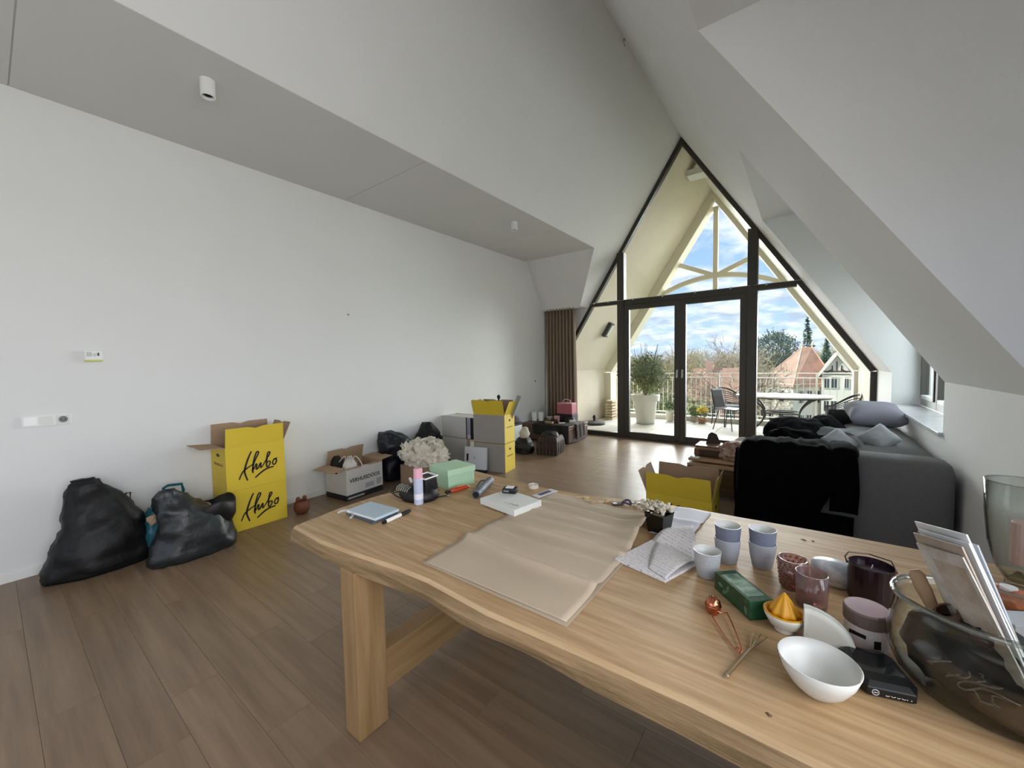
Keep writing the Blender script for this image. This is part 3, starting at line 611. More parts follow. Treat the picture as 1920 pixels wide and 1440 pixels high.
wedge(.1, 0).build('front_shell', wp, fw, smooth=True, solid=.0022); wedge(.1, .016).build('rear_shell', wp, fw, smooth=True, solid=.0022)
MB().tube([(.05, -.008, .006), (.075, -.018, .003)], [.006, .003], 8).build('spout', clr, fw)
# white bowl
bw = thing('white_bowl', 'deep plain white bowl near the front table edge', 'bowl', (4.588, 1.078, T))
MB().lathe([(.03, 0), (.034, .002), (.052, .02), (.067, .045), (.076, .072), (.0745, .0735), (.065, .046), (.05, .023), (.03, .008), (.001, .006)], 40, sx=1.0, sy=1.0).build('bowl', mat('bowl_white', '#dcdcd8', .35), bw, smooth=True)
MB().lathe([(.004, .0), (.003, .002)], 10).build('rim_hole', black_m, bw, loc=(-.0755, .0, .062), rot=(0, radians(75), 0))
# black detector
bd_ = thing('wall_scanner', 'black handheld wall scanner with small white lettering behind the white bowl', 'scanner', (4.695, 1.2, T), radians(17))
MB().loft([[(sx*a, sy*b, z) for sx, sy in ((-1, -.6), (-.75, -1), (.75, -1), (1, -.6), (1, .7), (.7, 1), (-.7, 1), (-1, .7))] for a, b, z in ((.05, .062, 0), (.056, .068, .006), (.056, .068, .022), (.046, .056, .031))]).build('case', black_m, bd_, bevel=.002)
MB().loft([[(sx*.04, sy*.04+.012, z) for sx, sy in ((-1, -1), (1, -1), (.8, 1), (-.8, 1))] for z in (.0312, .0325)]).build('screen', mat('gloss_screen', '#1d2123', .08, spec=.7), bd_)
whi = mat('white_ink', '#cfd0cf', .5)
text('BOSCH', .014, frame_M((.012, -.0672, .013), (1, 0, 0), (0, .12, 1)), whi, bd_)
MB().tube([(-.028+.006*cos(a), -.0682, .013+.006*sin(a)) for a in [2*pi*j/14 for j in range(14)]], .0009, 4, closed=True).build('ring_emblem', whi, bd_)
MB().box(-.0315, -.0245, -.0688, -.0678, .0122, .0138).build('ring_emblem_bar', whi, bd_)
# glasses
def tumbler(x, y, label, m, r, hgt, tap):
    g = thing('pink_glass', label, 'glass', (x, y, T)); g['group'] = 'pink glass tumblers'
    mb = MB().lathe([(r*tap, 0), (r*tap+.003, .004), (r, hgt), (r-.004, hgt), (r*tap-.001, .012), (.001, .010)], 28)
    mb.build('tumbler', m, g, smooth=True); return g
pinkt = glass('pink_glass', '#e6cfcb', 1.6, .22, '#c4a5a0', edge='#8a6a66'); pinke = glass('embossed_pink_glass', '#e0c0b6', 3.0, .22, '#b98f82', .08, edge='#7a574e')
tumbler(4.529, 1.535, 'embossed pink glass tumbler behind the smooth one', pinke, .041, .098, .72)
for i in range(7):
    for j in range(14): pass
em = MB(); 
for i in range(6):
    for j in range(16):
        a = 2*pi*(j+.5*(i % 2))/16; z = .014+i*.0145; rr = lerp(.0305, .0412, z/.098); em.ball((rr*cos(a), rr*sin(a), z), .0062, 1, 1, 1, 1)
em.build('embossed_bosses', pinke, bpy.data.objects['pink_glass'], stuff=True)
tumbler(4.578, 1.452, 'smooth pink glass tumbler with a little water left in it', pinkt, .0415, .102, .86)
# oval tin
tn = thing('oval_tin', 'oval white tin with blue pattern behind the pink glasses', 'tin', (4.636, 1.645, T+.001), radians(-12))
tinm = mat('tin_print', '#e8e9ea', .3, hex2='#aab4c2', scale=26)
MB().lathe([(.04, 0), (.05, .003), (.052, .01), (.051, .022)], 28, sx=1.15, sy=.8).build('base', mat('tin_metal', '#cfcfcc', .3, metal=.6), tn); MB().lathe([(.053, .018), (.0535, .05), (.05, .062), (.04, .068), (.001, .07)], 28, sx=1.15, sy=.8).build('lid', tinm, tn, smooth=True)
# purple candle
pu = thing('purple_candle', 'large dark purple glass candle with a wire handle', 'candle', (4.722, 1.59, T))
purp = mat('dark_purple', '#1d0b16', .18, spec=.6)
MB().lathe([(.05, 0), (.054, .003), (.056, .11), (.053, .112), (.051, .098)], 32).build('jar', purp, pu); MB().lathe([(.0515, .096), (.003, .097)], 24).build('wax', mat('purple_wax', '#2d1522', .3), pu)
MB().tube([(0, 0, .096), (.004, .002, .11)], .0015, 5).build('wick', mat('wick', '#b9a9ad', .7), pu)
MB().tube([(-.056, .0, .1), (-.06, .02, .112), (-.05, .045, .118), (0, .062, .118), (.05, .045, .116), (.058, .0, .1)], .0022, 6).build('wire_handle', mat('dark_bronze', '#4a4038', .35, metal=.8), pu)
# pink tin candle
pc_ = thing('pink_candle', 'pink candle in a metallic band jar with a white label', 'candle', (4.69, 1.335, T))
MB().lathe([(.042, 0), (.045, .003), (.045, .062), (.043, .064)], 32).build('jar', mat('candle_label', '#d4c9c6', .5), pc_)
MB().lathe([(.0465, .06), (.0475, .062), (.0475, .092), (.0455, .096)], 32).build('band', mat('rose_grey_band', '#7c6a64', .35, metal=.4), pc_); MB().lathe([(.046, .0945), (.044, .098), (.001, .099)], 32).build('lid_top', mat('dusty_pink', '#bda0a8', .45), pc_)
MB().box(-.017, .017, -.001, .001, 0, .009).build('label_print', black_m, pc_, loc=(-.02, -.0405, .036), rot=(0, 0, -.42))
MB().box(-.007, .007, -.001, .001, 0, .02).build('label_mark', black_m, pc_, loc=(.018, -.0418, .016), rot=(0, 0, .38))
# big oval vase with contents
vs = thing('oval_vase', 'large oval clear glass vase filled with cards and odds and ends', 'vase', (4.885, 1.235, T), radians(-8))
vg = glass('thick_clear_glass', '#f3f5f3', 1.1, .0, edge='#3a3f3a')
RX, RY = .165, .125
prof = [(.62, .0), (.74, .006), (.93, .04), (1.03, .085), (1.03, .125), (.97, .165), (.95, .19), (1.0, .212)]
def vr(k, z, d=0, n=40): return [((RX*k-d)*cos(2*pi*i/n), (RY*k-d)*sin(2*pi*i/n), z+.012*k*cos(2*pi*i/n)*0) for i in range(n)]
MB().loft([vr(k, z) for k, z in prof]+[vr(k, z, .006) for k, z in prof[::-1][:-1]]+[vr(.6, .014, .006)]).build('vessel', vg, vs, smooth=True)
MB().tube(vr(1.0, .206, .003), .0042, 8, closed=True).build('rim', glass('rim_glass', '#dfe2de', 2.5, .10, '#cfd2cc'), vs)
# contents (things of their own, lying in the vase)
cardm = ['#cfcdc6', '#b5a494', '#c9cdd2', '#a99a8a', '#d7d7d6', '#aebac6']
cl = ['pale card leaning at the front of the glass vase', 'brown photo card leaning in the glass vase', 'bluish white envelope leaning in the glass vase', 'tan booklet leaning in the glass vase', 'tall white envelope standing out of the glass vase', 'light blue folder at the back of the glass vase']
for i, (ox, oy, oz, w, hh, tl) in enumerate(((.012, -.035, -.035, .11, .25, 3), (.008, -.020, -.012, .115, .29, 0), (.020, -.006, -.004, .118, .29, -1), (.022, .010, -.016, .115, .28, 2), (.018, .026, .006, .125, .31, 0), (.040, .042, -.02, .125, .29, -3))):
    dn = Vector((.34+.012*tl, .0, -.94)).normalized(); wx = Vector((.53, -.84, -.05)); wx = (wx-dn*wx.dot(dn)).normalized()
    m = frame_M((4.752+ox*.8, 1.275+oy*.9, 1.108+oz*.8), wx, -dn)
    o = MB().box(0, w, -hh, 0, -.0015, .0015).build('card', mat('card_%d' % i, cardm[i], .6, hex2=None if i in (2, 4) else '#8d8378', scale=9)); o.matrix_world = m
    if i in (0, 1): MB().box(w*.25, w*.92, -hh*.75, -hh*.1, .0015, .0019).build('picture', mat('photo_print', '#a08c78', .4, hex2='#d2cbc2', scale=14), o)
    tag(o, cl[i], 'card', 'cards and papers in the glass vase')
spa = MB().loft([[(w*cos(a), .004*sin(a), z) for a in [2*pi*i/10 for i in range(10)]] for z, w in ((0, .008), (.12, .008), (.2, .014), (.235, .014), (.245, .008))]).build('wooden_spatula', mat('spatula_wood', '#a98a68', .6), smooth=True)
spa.matrix_world = Matrix.Translation((4.855, 1.24, T+.02)) @ Matrix.Rotation(radians(-22), 4, 'Y') @ Matrix.Rotation(radians(-8), 4, 'X'); tag(spa, 'wooden spatula sticking out of the glass vase to the left', 'spatula')
br = mat('brown_leather', '#5a3f2e', .5, var=.25, scale=20, bump=.2); dk = mat('dark_shell', '#2a1d17', .3, var=.3, scale=20)
wal = MB().loft([[(.10*k*cos(a), .06*k*sin(a)*(1+.2*cos(a)), z) for a in [2*pi*i/20 for i in range(20)]] for z, k in ((0, .75), (.012, 1), (.032, .95), (.045, .6))]).wrinkle(.006, 15, 3).build('leather_pouch', br, smooth=True, loc=(4.905, 1.195, T+.016), rot=(0, 0, -.5)); tag(wal, 'brown leather pouch at the bottom of the glass vase', 'pouch')
for i, (x, y, z, r, c) in enumerate(((4.815, 1.235, .175, .027, 0), (4.85, 1.19, .165, .024, 1), (4.835, 1.275, .16, .022, 1))):
    g = thing('seed_pod', ('brown open seed pod on top of the vase contents', 'dark glossy seed pod near the vase rim', 'dark seed pod at the back of the vase')[i], 'seed pod', (x, y, T+z), i*1.3)
    MB().lathe([(.1, -1), (.7, -.75), (1, -.1), (.95, .4), (.7, .85), (.6, .8), (.8, .3), (.8, -.1), (.4, -.6)], 14, sx=r, sy=r*.8).build('shell', br if c == 0 else dk, g, smooth=True).scale = (1, 1, r)
    g.rotation_euler = (.6, .4*i-.5, i)
blk = MB().loft([[(.10*k*cos(a), .07*k*sin(a), z) for a in [2*pi*i/24 for i in range(24)]] for z, k in ((0, .8), (.02, .95), (.045, 1), (.07, .95), (.09, .85), (.105, .6), (.115, .3))]).wrinkle(.02, 16, 5).wrinkle(.008, 45, 3).build('dark_cloth', mat('dark_cloth', '#15100c', .7, var=.3), smooth=True, loc=(4.85, 1.235, T+.05)); tag(blk, 'crumpled dark cloth filling the glass vase', 'cloth')
tw = thing('twine_tangle', 'tangle of dull twisted twine against the inside of the glass vase', 'twine', (4.84, 1.165, T+.08))
for i in range(6):
    R = random.Random(i); c = Vector((.022*i-.04, -.004+.003*(i % 3), .02-.012*i))
    MB().tube([c+Vector((.024*cos(a)*(1+.3*R.random()), .008*sin(2*a), .012*sin(a+i))) for a in [2*pi*j/18 for j in range(18)]], .0017, 5, closed=True).build('loop', mat('twisted_twine', '#5f5448', .7, var=.5, scale=120), tw)
# hurricane glass with candle
hg = thing('hurricane_glass', 'tall flared clear glass hurricane vase at the right edge', 'vase', (5.098, 1.915, T))
gp = [(.045, 0), (.047, .004), (.03, .012), (.028, .03), (.05, .07), (.068, .15), (.076, .24), (.08, .345)]
MB().lathe(gp+[(r-.003, z) for r, z in gp[::-1][:-3]]+[(.005, .06)], 36).build('vessel', vg, hg, smooth=True)
MB().tube([(.0785*cos(a), .0785*sin(a), .345) for a in [2*pi*j/36 for j in range(36)]], .002, 6, closed=True).build('rim', MC['rim_glass'], hg)
tag(MB().lathe([(.03, 0), (.032, .003), (.032, .13), (.028, .135), (.003, .132)], 20).build('pillar_candle', mat('pale_pink_wax', '#dcb9b2', .5), loc=(5.11, 1.915, T+.085)), 'pale pink pillar candle inside the tall hurricane glass', 'candle')
sal = thing('orange_candle_holder', 'orange crystal tealight holder at the right edge behind the vase', 'candle holder', (5.04, 1.77, T))
MB().ball((0, 0, .03), .04, 2, 1.1, .9, .75).wrinkle(.01, 30, 2, zmin=0).build('crystal', mat('orange_salt', '#d58358', .4, var=.25, scale=20, trans=.2), sal); MB().lathe([(.016, .05), (.018, .052), (.018, .062), (.015, .062)], 14).build('tealight_cup', white_m, sal)
tag(MB().box(-.05, .05, -.035, .035, 0, .05).build('white_carton', mat('small_white_carton', '#d6d6dc', .5), loc=(5.02, 1.6, T), rot=(0, 0, .5), bevel=.002), 'small white carton behind the cards in the glass vase', 'carton')
# ================================================================== cartons, bags and things on the floor
yelo = mat('yellow_card', '#dcbf34', .55, var=.04, scale=4); kraft = mat('kraft_card', '#a58a6e', .85, var=.06, scale=5); whc = mat('white_card', '#c9c7c3', .6, var=.03, scale=5)
ink = mat('dark_ink', '#1d1312', .6); navy = mat('navy_black_ink', '#14141c', .5)
def open_body(w, d, h, t=.005):
    mb = MB(); bm = mb.bm; a, b = w/2, d/2
    R = lambda a, b, z: [bm.verts.new(p) for p in ((-a, -b, z), (a, -b, z), (a, b, z), (-a, b, z))]
    o0, o1, i1, i0 = R(a, b, 0), R(a, b, h), R(a-t, b-t, h), R(a-t, b-t, t)
    def ring(p, q, mi):
        for i in range(4): f = bm.faces.new((p[i], p[(i+1) % 4], q[(i+1) % 4], q[i])); f.material_index = mi
    ring(o0, o1, 0); ring(o1, i1, 1); ring(i1, i0, 1)
    f = bm.faces.new(o0[::-1]); f.material_index = 0; f = bm.faces.new(i0); f.material_index = 1
    return mb
def flap(side, w, d, h, ang, L, t=.004, notch=True):
    a = radians(ang); out = {'f': Vector((0, -1, 0)), 'b': Vector((0, 1, 0)), 'l': Vector((-1, 0, 0)), 'r': Vector((1, 0, 0))}[side]
    al = Vector((1, 0, 0)) if side in 'fb' else Vector((0, 1, 0)); hw = (w if side in 'fb' else d)/2-.003
    up = Vector((0, 0, 1)); dr = up*cos(a)+out*sin(a); no = out*cos(a)-up*sin(a)
    base = out*((d if side in 'fb' else w)/2-.002)+up*h
    pts = [(-hw, 0), (hw, 0), (hw*.985, L), (.07*hw/.25 if notch else .01, L), (.0, L-(.018 if notch else 0)), (-.07*hw/.25 if notch else -.01, L), (-hw*.985, L)]
    P0 = [base+al*x+dr*y for x, y in pts]; mb = MB(); mb.prism(P0, -no*t, 1)
    mb.bm.faces.ensure_lookup_table(); n = len(pts)
    for f in mb.bm.faces:
        f.normal_update()
        if len(f.verts) == n and abs((f.calc_center_median()-sum(P0, Vector())/n).length) < t*.6: f.material_index = 0
    return mb
def carton(name, label, loc, rz, w, d, h, outer, inner, flaps, group=None, L=None, cat='carton'):
    c = thing(name, label, cat, loc, rz, group)
    open_body(w, d, h).build('body', [outer, inner], c)
    for s, a, l in flaps: flap(s, w, d, h, a, l).build('flap', [outer, inner], c)
    return c
# brush script lettering, drawn as flat ribbons; u across (0..1), v up (0..1) of the face
_S = [([(545, 455), (505, 540), (470, 640), (462, 700), (490, 786)], 15), ([(400, 775), (440, 690), (500, 640), (560, 600)], 12), ([(545, 690), (556, 620), (590, 540), (622, 478), (618, 458), (598, 472), (572, 540), (556, 610), (552, 705)], 13),
      ([(560, 665), (590, 600), (598, 612), (590, 650), (604, 655), (640, 592), (645, 602), (640, 645), (668, 615)], 13), ([(668, 615), (715, 540), (752, 480), (748, 460), (728, 478), (712, 560), (710, 630), (732, 626), (752, 588), (742, 566), (715, 590)], 13),
      ([(800, 545), (780, 580), (788, 608), (812, 600), (828, 560), (812, 540), (796, 552), (838, 530)], 13), ([(574, 757), (640, 700), (710, 656), (792, 632)], 15)]
def brush(parent, w, h, M, m):
    mb = MB()
    for pts, wd in _S:
        uv = []
        for px, py in pts: uv.append(((px-270)/660*w, (1-(py-(430-.174*(px-270)))/480)*h))
        D = []
        for a, b, c, d in zip([uv[0]]+uv, uv, uv[1:], uv[2:]+[uv[-1]]):
            for k in range(5):
                t = k/5; D.append(tuple(.5*((2*b[i])+(-a[i]+c[i])*t+(2*a[i]-5*b[i]+4*c[i]-d[i])*t*t+(-a[i]+3*b[i]-3*c[i]+d[i])*t**3) for i in (0, 1)))
        D.append(uv[-1]); r = wd/660*w*.72; n = len(D); Lf = []; Rt = []
        for i, p in enumerate(D):
            a = Vector(D[max(i-1, 0)]); b = Vector(D[min(i+1, n-1)]); t = (b-a); t = t.normalized() if t.length else Vector((1, 0)); q = Vector((-t.y, t.x))
            k = r*(.75+.25*sin(pi*i/(n-1))); Lf.append(Vector(p)+q*k); Rt.append(Vector(p)-q*k)
        V = [[mb.bm.verts.new((v.x, v.y, z)) for v in l] for l in (Lf, Rt) for z in (.0012,)]
        for i in range(n-1): mb.bm.faces.new((V[0][i], V[1][i], V[1][i+1], V[0][i+1]))
    o = mb.build('lettering', m, parent); o.matrix_local = M; return o
def hole(par, M, w=.085, h=.03, m=None):
    o = MB().loft([[(w/2*cos(a)*1.0+(w/4 if cos(a) > 0 else -w/4)*.0, h/2*sin(a), z) for a in [2*pi*i/14 for i in range(14)]] for z in (0, .0012)]).build('handle_hole', m or ink, par); o.matrix_local = M
def FM(w, d, side, u=0, z=0):  # matrix on an outer face: x along the face, y up
    if side == 'f': return frame_M((u, -d/2-.0004, z), (1, 0, 0), (0, 0, 1))
    if side == 'r': return frame_M((w/2+.0004, u, z), (0, 1, 0), (0, 0, 1))
    if side == 'l': return frame_M((-w/2-.0004, -u, z), (0, -1, 0), (0, 0, 1))
# --- two yellow cartons by the left wall
for i, (lab, z, h, fl_) in enumerate((('closed yellow moving carton under the open one by the left wall', 0, .382, ()), ('open yellow moving carton on top of the stack by the left wall', .383, .40, (('f', 6, .175), ('l', 84, .185), ('b', -4, .19), ('r', 24, .185))))):
    c = carton('moving_carton', lab, (.2, 1.515, z), radians(90), .50, .37, h, yelo, kraft, fl_)
    brush(c, .50, h, frame_M((-.25, -.1855, 0), (1, 0, 0), (0, 0, 1)), ink)
    hole(c, FM(.5, .37, 'l', 0, h*.8)); text('VERHUISDOOS', .034, FM(.5, .37, 'l', 0, h*.58), mat('olive_ink', '#4f4413', .6), c)
    if i == 0:
        for s in 'fb': flap(s, .5, .37, h-.006, -90, .18, notch=False).build('flap', [yelo, kraft], c)
# --- white carton with printed word
vc = carton('printed_carton', 'open white moving carton with the word on its side and black base band', (.27, 2.585, 0), radians(90+5.5), .50, .37, .365, whc, kraft, (('l', 96, .16), ('b', -14, .17), ('r', 84, .17), ('f', 176, .02)))
text('VERHUISDOOS', .062, FM(.5, .37, 'f', .0, .215), navy, vc, bold=.0012)
for s, (x0_, x1_, y0_, y1_) in enumerate(((-.2515, .2515, -.1865, -.184), (-.2515, -.249, -.186, .186), (.249, .2515, -.186, .186))): MB().box(x0_, x1_, y0_, y1_, .0, .062).build('base_band', navy, vc)
MB().box(-.235, -.02, -.1875, -.186, .018, .036).build('base_text', mat('light_print', '#a7a6a2', .6), vc); MB().box(.0, .12, -.1858, -.184, .09, .145).build('grey_print', mat('print_grey', '#a2a3a6', .6), vc); MB().box(.16, .23, -.1858, -.184, .09, .165).build('grey_print', MC['print_grey'], vc)
hole(vc, FM(.5, .37, 'l', 0, .30), .07, .028)
cw = thing('white_sack', 'crumpled white bag with cords inside the printed white carton', 'bag', (.33, 2.49, .2)); 
MB().loft([[(r*cos(a), r*sin(a), z) for a in [2*pi*i/20 for i in range(20)]] for z, r in ((0, .09), (.1, .085), (.17, .07), (.21, .045), (.23, .02))]).wrinkle(.012, 18, 3).build('bag', mat('crumpled_white', '#d8d4cf', .7), cw, smooth=True)
for k in range(5): MB().tube([(.05*k-.1+.06*sin(t*3+k), .02*k-.04+.07*t-.03, .2+.09*sin(pi*t)-.05*t) for t in [j/10 for j in range(11)]], .005, 6).build('cord', MC['crumpled_white'], cw)
tag(MB().loft([[(.09*k*cos(a), .07*k*sin(a), z) for a in [2*pi*i/16 for i in range(16)]] for z, k in ((0, .9), (.1, 1), (.18, .9), (.23, .4))]).wrinkle(.018, 14, 8).build('dark_garment', mat('dark_brown_cloth', '#1d1712', .8), smooth=True, loc=(.14, 2.44, .22)), 'dark bundle inside the printed white carton beside the wall', 'bundle')
# --- bin bags
binm = mat('bin_bag', '#0b0b0c', .5, bump=.5, bscale=16, spec=.35); bing = mat('grey_bin_bag', '#1c2023', .42, bump=.5, bscale=20, spec=.6); binn = mat('navy_bin_bag', '#151823', .35, bump=.3, bscale=22)
def bagloft(secs, n=36, amp=.02, sc=6, seed=1):
    rg_ = []
    for z, cx_, cy_, rx, ry in secs: rg_.append([(cx_+rx*math.copysign(abs(cos(a))**.8, cos(a)), cy_+ry*math.copysign(abs(sin(a))**.8, sin(a)), z) for a in [2*pi*i/n for i in range(n)]])
    F = []
    for a, b in zip(rg_, rg_[1:]):
        for k in range(4): F.append([tuple(lerp(p[j], q[j], k/4) for j in range(3)) for p, q in zip(a, b)])
    F.append(rg_[-1]); return MB().loft(F).wrinkle(amp, sc, seed, zmin=0).wrinkle(amp*.4, sc*2.9, seed+3, zmin=0)
b1 = thing('bin_bag', 'big upright black bin bag against the left wall, left of the stack', 'bin bag', (0, 0, 0))
bagloft([(0, .235, .47, .17, .285), (.06, .235, .475, .185, .29), (.2, .225, .50, .175, .265), (.34, .215, .50, .15, .215), (.47, .2, .475, .12, .17), (.58, .19, .445, .085, .12), (.65, .19, .425, .05, .075), (.67, .19, .42, .02, .04)], seed=2).build('sack', binm, b1, smooth=True)
MB().tube([(.2, .62, .46), (.2, .64, .52), (.2, .665, .52), (.2, .66, .45)], .006, 6).build('tie_loop', binm, b1); MB().loft([[(.19+r*cos(a), y+.06*sin(a), z) for a in [2*pi*i/12 for i in range(12)]] for y, z, r in ((.43, .60, .05), (.42, .67, .04), (.41, .685, .02))]).wrinkle(.01, 20, 3).build('tied_neck', binm, b1, smooth=True)
b2 = thing('bin_bag', 'open dark grey bin bag slumped in front of the yellow cartons', 'bin bag', (0, 0, 0)); b2.name = 'bin_bag.001'
bagloft([(0, .565, .965, .14, .275), (.05, .565, .965, .155, .28), (.18, .555, .98, .15, .25), (.3, .55, .96, .14, .20), (.40, .54, .88, .115, .14), (.49, .53, .835, .07, .085), (.55, .53, .82, .035, .04)], seed=7, amp=.024).build('sack', bing, b2, smooth=True)
MB().loft([[(.56+r*cos(a), 1.115+r*1.05*sin(a), z+.025*cos(a*3)) for a in [2*pi*i/24 for i in range(24)]] for z, r in ((.2, .09), (.29, .135), (.375, .145), (.385, .138), (.32, .11), (.28, .05))]).wrinkle(.014, 16, 5).build('open_mouth', mat('bag_mouth', '#08080a', .5, bump=.4, bscale=18), b2, smooth=True)
MB().loft([[(.55+.04*k*cos(a), 1.06+.03*k*sin(a), z) for a in [2*pi*i/10 for i in range(10)]] for z, k in ((.32, .6), (.37, 1), (.39, .5))]).wrinkle(.01, 30, 2).build('foil_waste', mat('foil_waste', '#8f8070', .3, metal=.4), b2, smooth=True)
tb_ = glass('teal_film', '#4f97a6', .8, .55, '#2f7282')
b3 = thing('teal_bag', 'translucent teal plastic bag of rubbish between the two bin bags', 'bag', (0, 0, 0))
bagloft([(0, .30, .85, .10, .12), (.1, .30, .85, .12, .135), (.25, .29, .85, .11, .13), (.36, .27, .86, .08, .1), (.42, .25, .88, .05, .07)], seed=4, amp=.02, sc=9).build('sack', tb_, b3, smooth=True)
MB().tube([(.2, .86, .40), (.2, .87, .50), (.2, .90, .515), (.2, .99, .505), (.2, 1.0, .45), (.2, .99, .40)], .012, 6).build('handle_strip', tb_, b3)
for k, (y, z, h_) in enumerate(((.80, .30, '#a58a72'), (.86, .33, '#c9c3b6'), (.93, .28, '#79837f'), (.97, .35, '#d8d4ca'))): MB().ball((.37, y-.04, z), .04, 2, .6, 1, 1).wrinkle(.012, 24, k).build('rubbish', mat('rubbish%d' % k, h_, .7), b3)
# --- terracotta bunny pot
tv_ = thing('terracotta_pot', 'small brown pot with two ear-like knobs on the floor beside the yellow cartons', 'pot', (.40, 1.90, 0)); tc_ = mat('brown_clay', '#6e3a22', .55, var=.15, scale=10)
MB().lathe([(.045, 0), (.068, .03), (.075, .07), (.066, .115), (.05, .135), (.045, .13), (.055, .1)], 24).build('body', tc_, tv_, smooth=True)
for s in (-1, 1): MB().ball((.0, s*.032, .15), .026, 2, .8, .9, 1.1).build('ear_knob', tc_, tv_)
# --- bags and carton with packing paper
tag(bagloft([(0, .155, 3.23, .11, .16), (.2, .155, 3.23, .12, .18), (.36, .17, 3.24, .13, .20), (.48, .19, 3.24, .15, .22), (.56, .18, 3.2, .12, .17), (.62, .16, 3.12, .06, .08)], seed=9, amp=.03).build('bin_bag', binn, smooth=True), 'dark navy bin bag against the wall behind the packing paper', 'bin bag')
tag(bagloft([(0, .2, 3.75, .18, .2), (.2, .2, 3.76, .19, .22), (.42, .19, 3.78, .17, .2), (.55, .18, 3.8, .13, .13), (.66, .16, 3.82, .06, .06)], seed=12, amp=.03).build('bin_bag', binm, smooth=True), 'black bin bag against the wall left of the grey cartons', 'bin bag')
cb2 = carton('kraft_carton', 'open brown carton overflowing with crumpled packing paper', (.58, 3.36, 0), radians(14), .44, .36, .24, kraft, kraft, (('r', 110, .12),))
pkp = thing('packing_paper', 'heap of crumpled cream packing paper bulging out of the brown carton', 'paper', (.61, 3.36, .243)); crm = mat('cream_tissue', '#e6e0cf', .8, var=.05, scale=12)
MB().ball((0, 0, .1), .22, 5, 1.4, 1.1, .62).wrinkle(.055, 9, 3).wrinkle(.02, 24, 5, zmin=-.0).build('heap', crm, pkp, smooth=False)
R = random.Random(3)
for k in range(46):
    a = R.uniform(0, 2*pi); e = R.uniform(.1, 1.3); c = Vector((.29*cos(a)*cos(e), .24*sin(a)*cos(e), .12+.15*sin(e))); q = Matrix.Rotation(R.uniform(0, 6), 4, 'Z') @ Matrix.Rotation(R.uniform(-1.2, 1.2), 4, 'X'); s1 = R.uniform(3, 9)
    def f(u, v): return c+(q @ Vector(((u-.5)*.15, (v-.5)*.13, .028*sin(s1*u)+.028*cos(7*v+s1)+.02*noise.noise(Vector((u*5, v*5, k))))))
    MB().grid(f, 9, 8).build('crumpled_sheet', crm, pkp, solid=.0012)
pf = thing('bubble_film', 'milky plastic film hanging over the left side of the brown carton', 'film', (.33, 3.28, .23))
MB().grid(lambda u, v: (-.02-.2*u+.03*sin(v*6), -.12+.22*v, .14*sin(pi*(1-u)*.6)-.12*u*u+.02*noise.noise(Vector((u*6, v*6, 2)))), 14, 12).build('film', glass('milky_film', '#f2f2ee', 1, .45, '#cfccc4', .1), pf, smooth=True, solid=.001)
# --- grey white cartons next to it
cA = carton('white_carton', 'white carton standing on the floor under another, behind the packing paper', (.27, 4.39, 0), 0, .66, .32, .40, whc, kraft, ())
MB().box(.272, .332, -.163, -.159, .02, .40).build('kraft_side', kraft, cA); MB().box(-.331, .331, -.1625, -.159, 0, .045).build('base_band', navy, cA)
flap('f', .66, .32, .395, -90, .16, notch=False).build('flap', [whc, kraft], cA); flap('b', .66, .32, .395, -90, .155, notch=False).build('flap', [whc, kraft], cA)
cU = carton('white_carton', 'upper white carton with dark bands stacked against the yellow cartons', (.30, 4.40, .404), 0, .72, .31, .315, whc, kraft, ())
MB().box(.215, .235, -.158, -.154, 0, .315).build('dark_edge', navy, cU); MB().box(.305, .361, -.158, -.154, 0, .315).build('dark_band', navy, cU); MB().box(.237, .303, -.158, -.154, .06, .312).build('pale_label', mat('lavender_label', '#9a98a6', .6), cU)
for s in 'fb': flap(s, .72, .31, .31, -90, .154, notch=False).build('flap', [whc, kraft], cU)
hc = thing('handle_carton', 'flat white carton with a long handle slot leaning on the stacked cartons', 'carton', (.86, 4.05, .0), radians(14))
MB().box(-.17, .17, -.022, .022, .04, .345, M=Matrix.Rotation(radians(-6), 4, 'X')).build('board', mat('bright_white_card', '#d8dade', .5), hc, bevel=.002); MB().box(-.172, .172, -.03, .02, 0, .042).build('base_band', navy, hc)
for a, b, c, e in ((-.135, -.105, .15, .25), (-.02, .0, .19, .21), (-.15, -.12, .05, .062)): MB().box(a, b, -.0235, -.02, c, e, M=Matrix.Rotation(radians(-6), 4, 'X')).build('slot' if a == -.135 else 'print', ink if a == -.135 else mat('print_mid', '#8d9093', .5), hc)
# --- yellow carton stack in the middle
RZ = radians(10); cc = (.978, 4.335)
for i, (lab, z, fl_) in enumerate((('lower yellow carton with grey long side in the tall stack', 0, ()), ('upper open yellow carton with raised flaps in the tall stack', .402, (('f', 14, .21), ('r', 22, .20), ('b', -6, .19), ('l', 12, .19))))):
    c = carton('yellow_carton', lab, (cc[0], cc[1], z), RZ, .5, .30, .395, yelo, kraft, fl_)
    MB().box(-.249, .249, -.1535, -.1505, .002, .393).build('grey_side', mat('grey_card', '#9d9892', .7, var=.03), c)
    hole(c, FM(.5, .3, 'r', 0, .31), .06, .035); text('VERHUISDOOS', .026, FM(.5, .3, 'r', 0, .215), MC['olive_ink'], c)
    if i == 0:
        for s in 'fb': flap(s, .5, .30, .39, -90, .148, notch=False).build('flap', [yelo, kraft], c)
tag(MB().lathe([(.012, 0), (.012, .34), (.02, .36), (.012, .385), (.024, .41), (.024, .43), (.01, .45)], 14).build('black_finial', black_m, loc=(1.10, 4.30, .62)), 'black knobbed pole end sticking out of the tall yellow stack', 'pole')
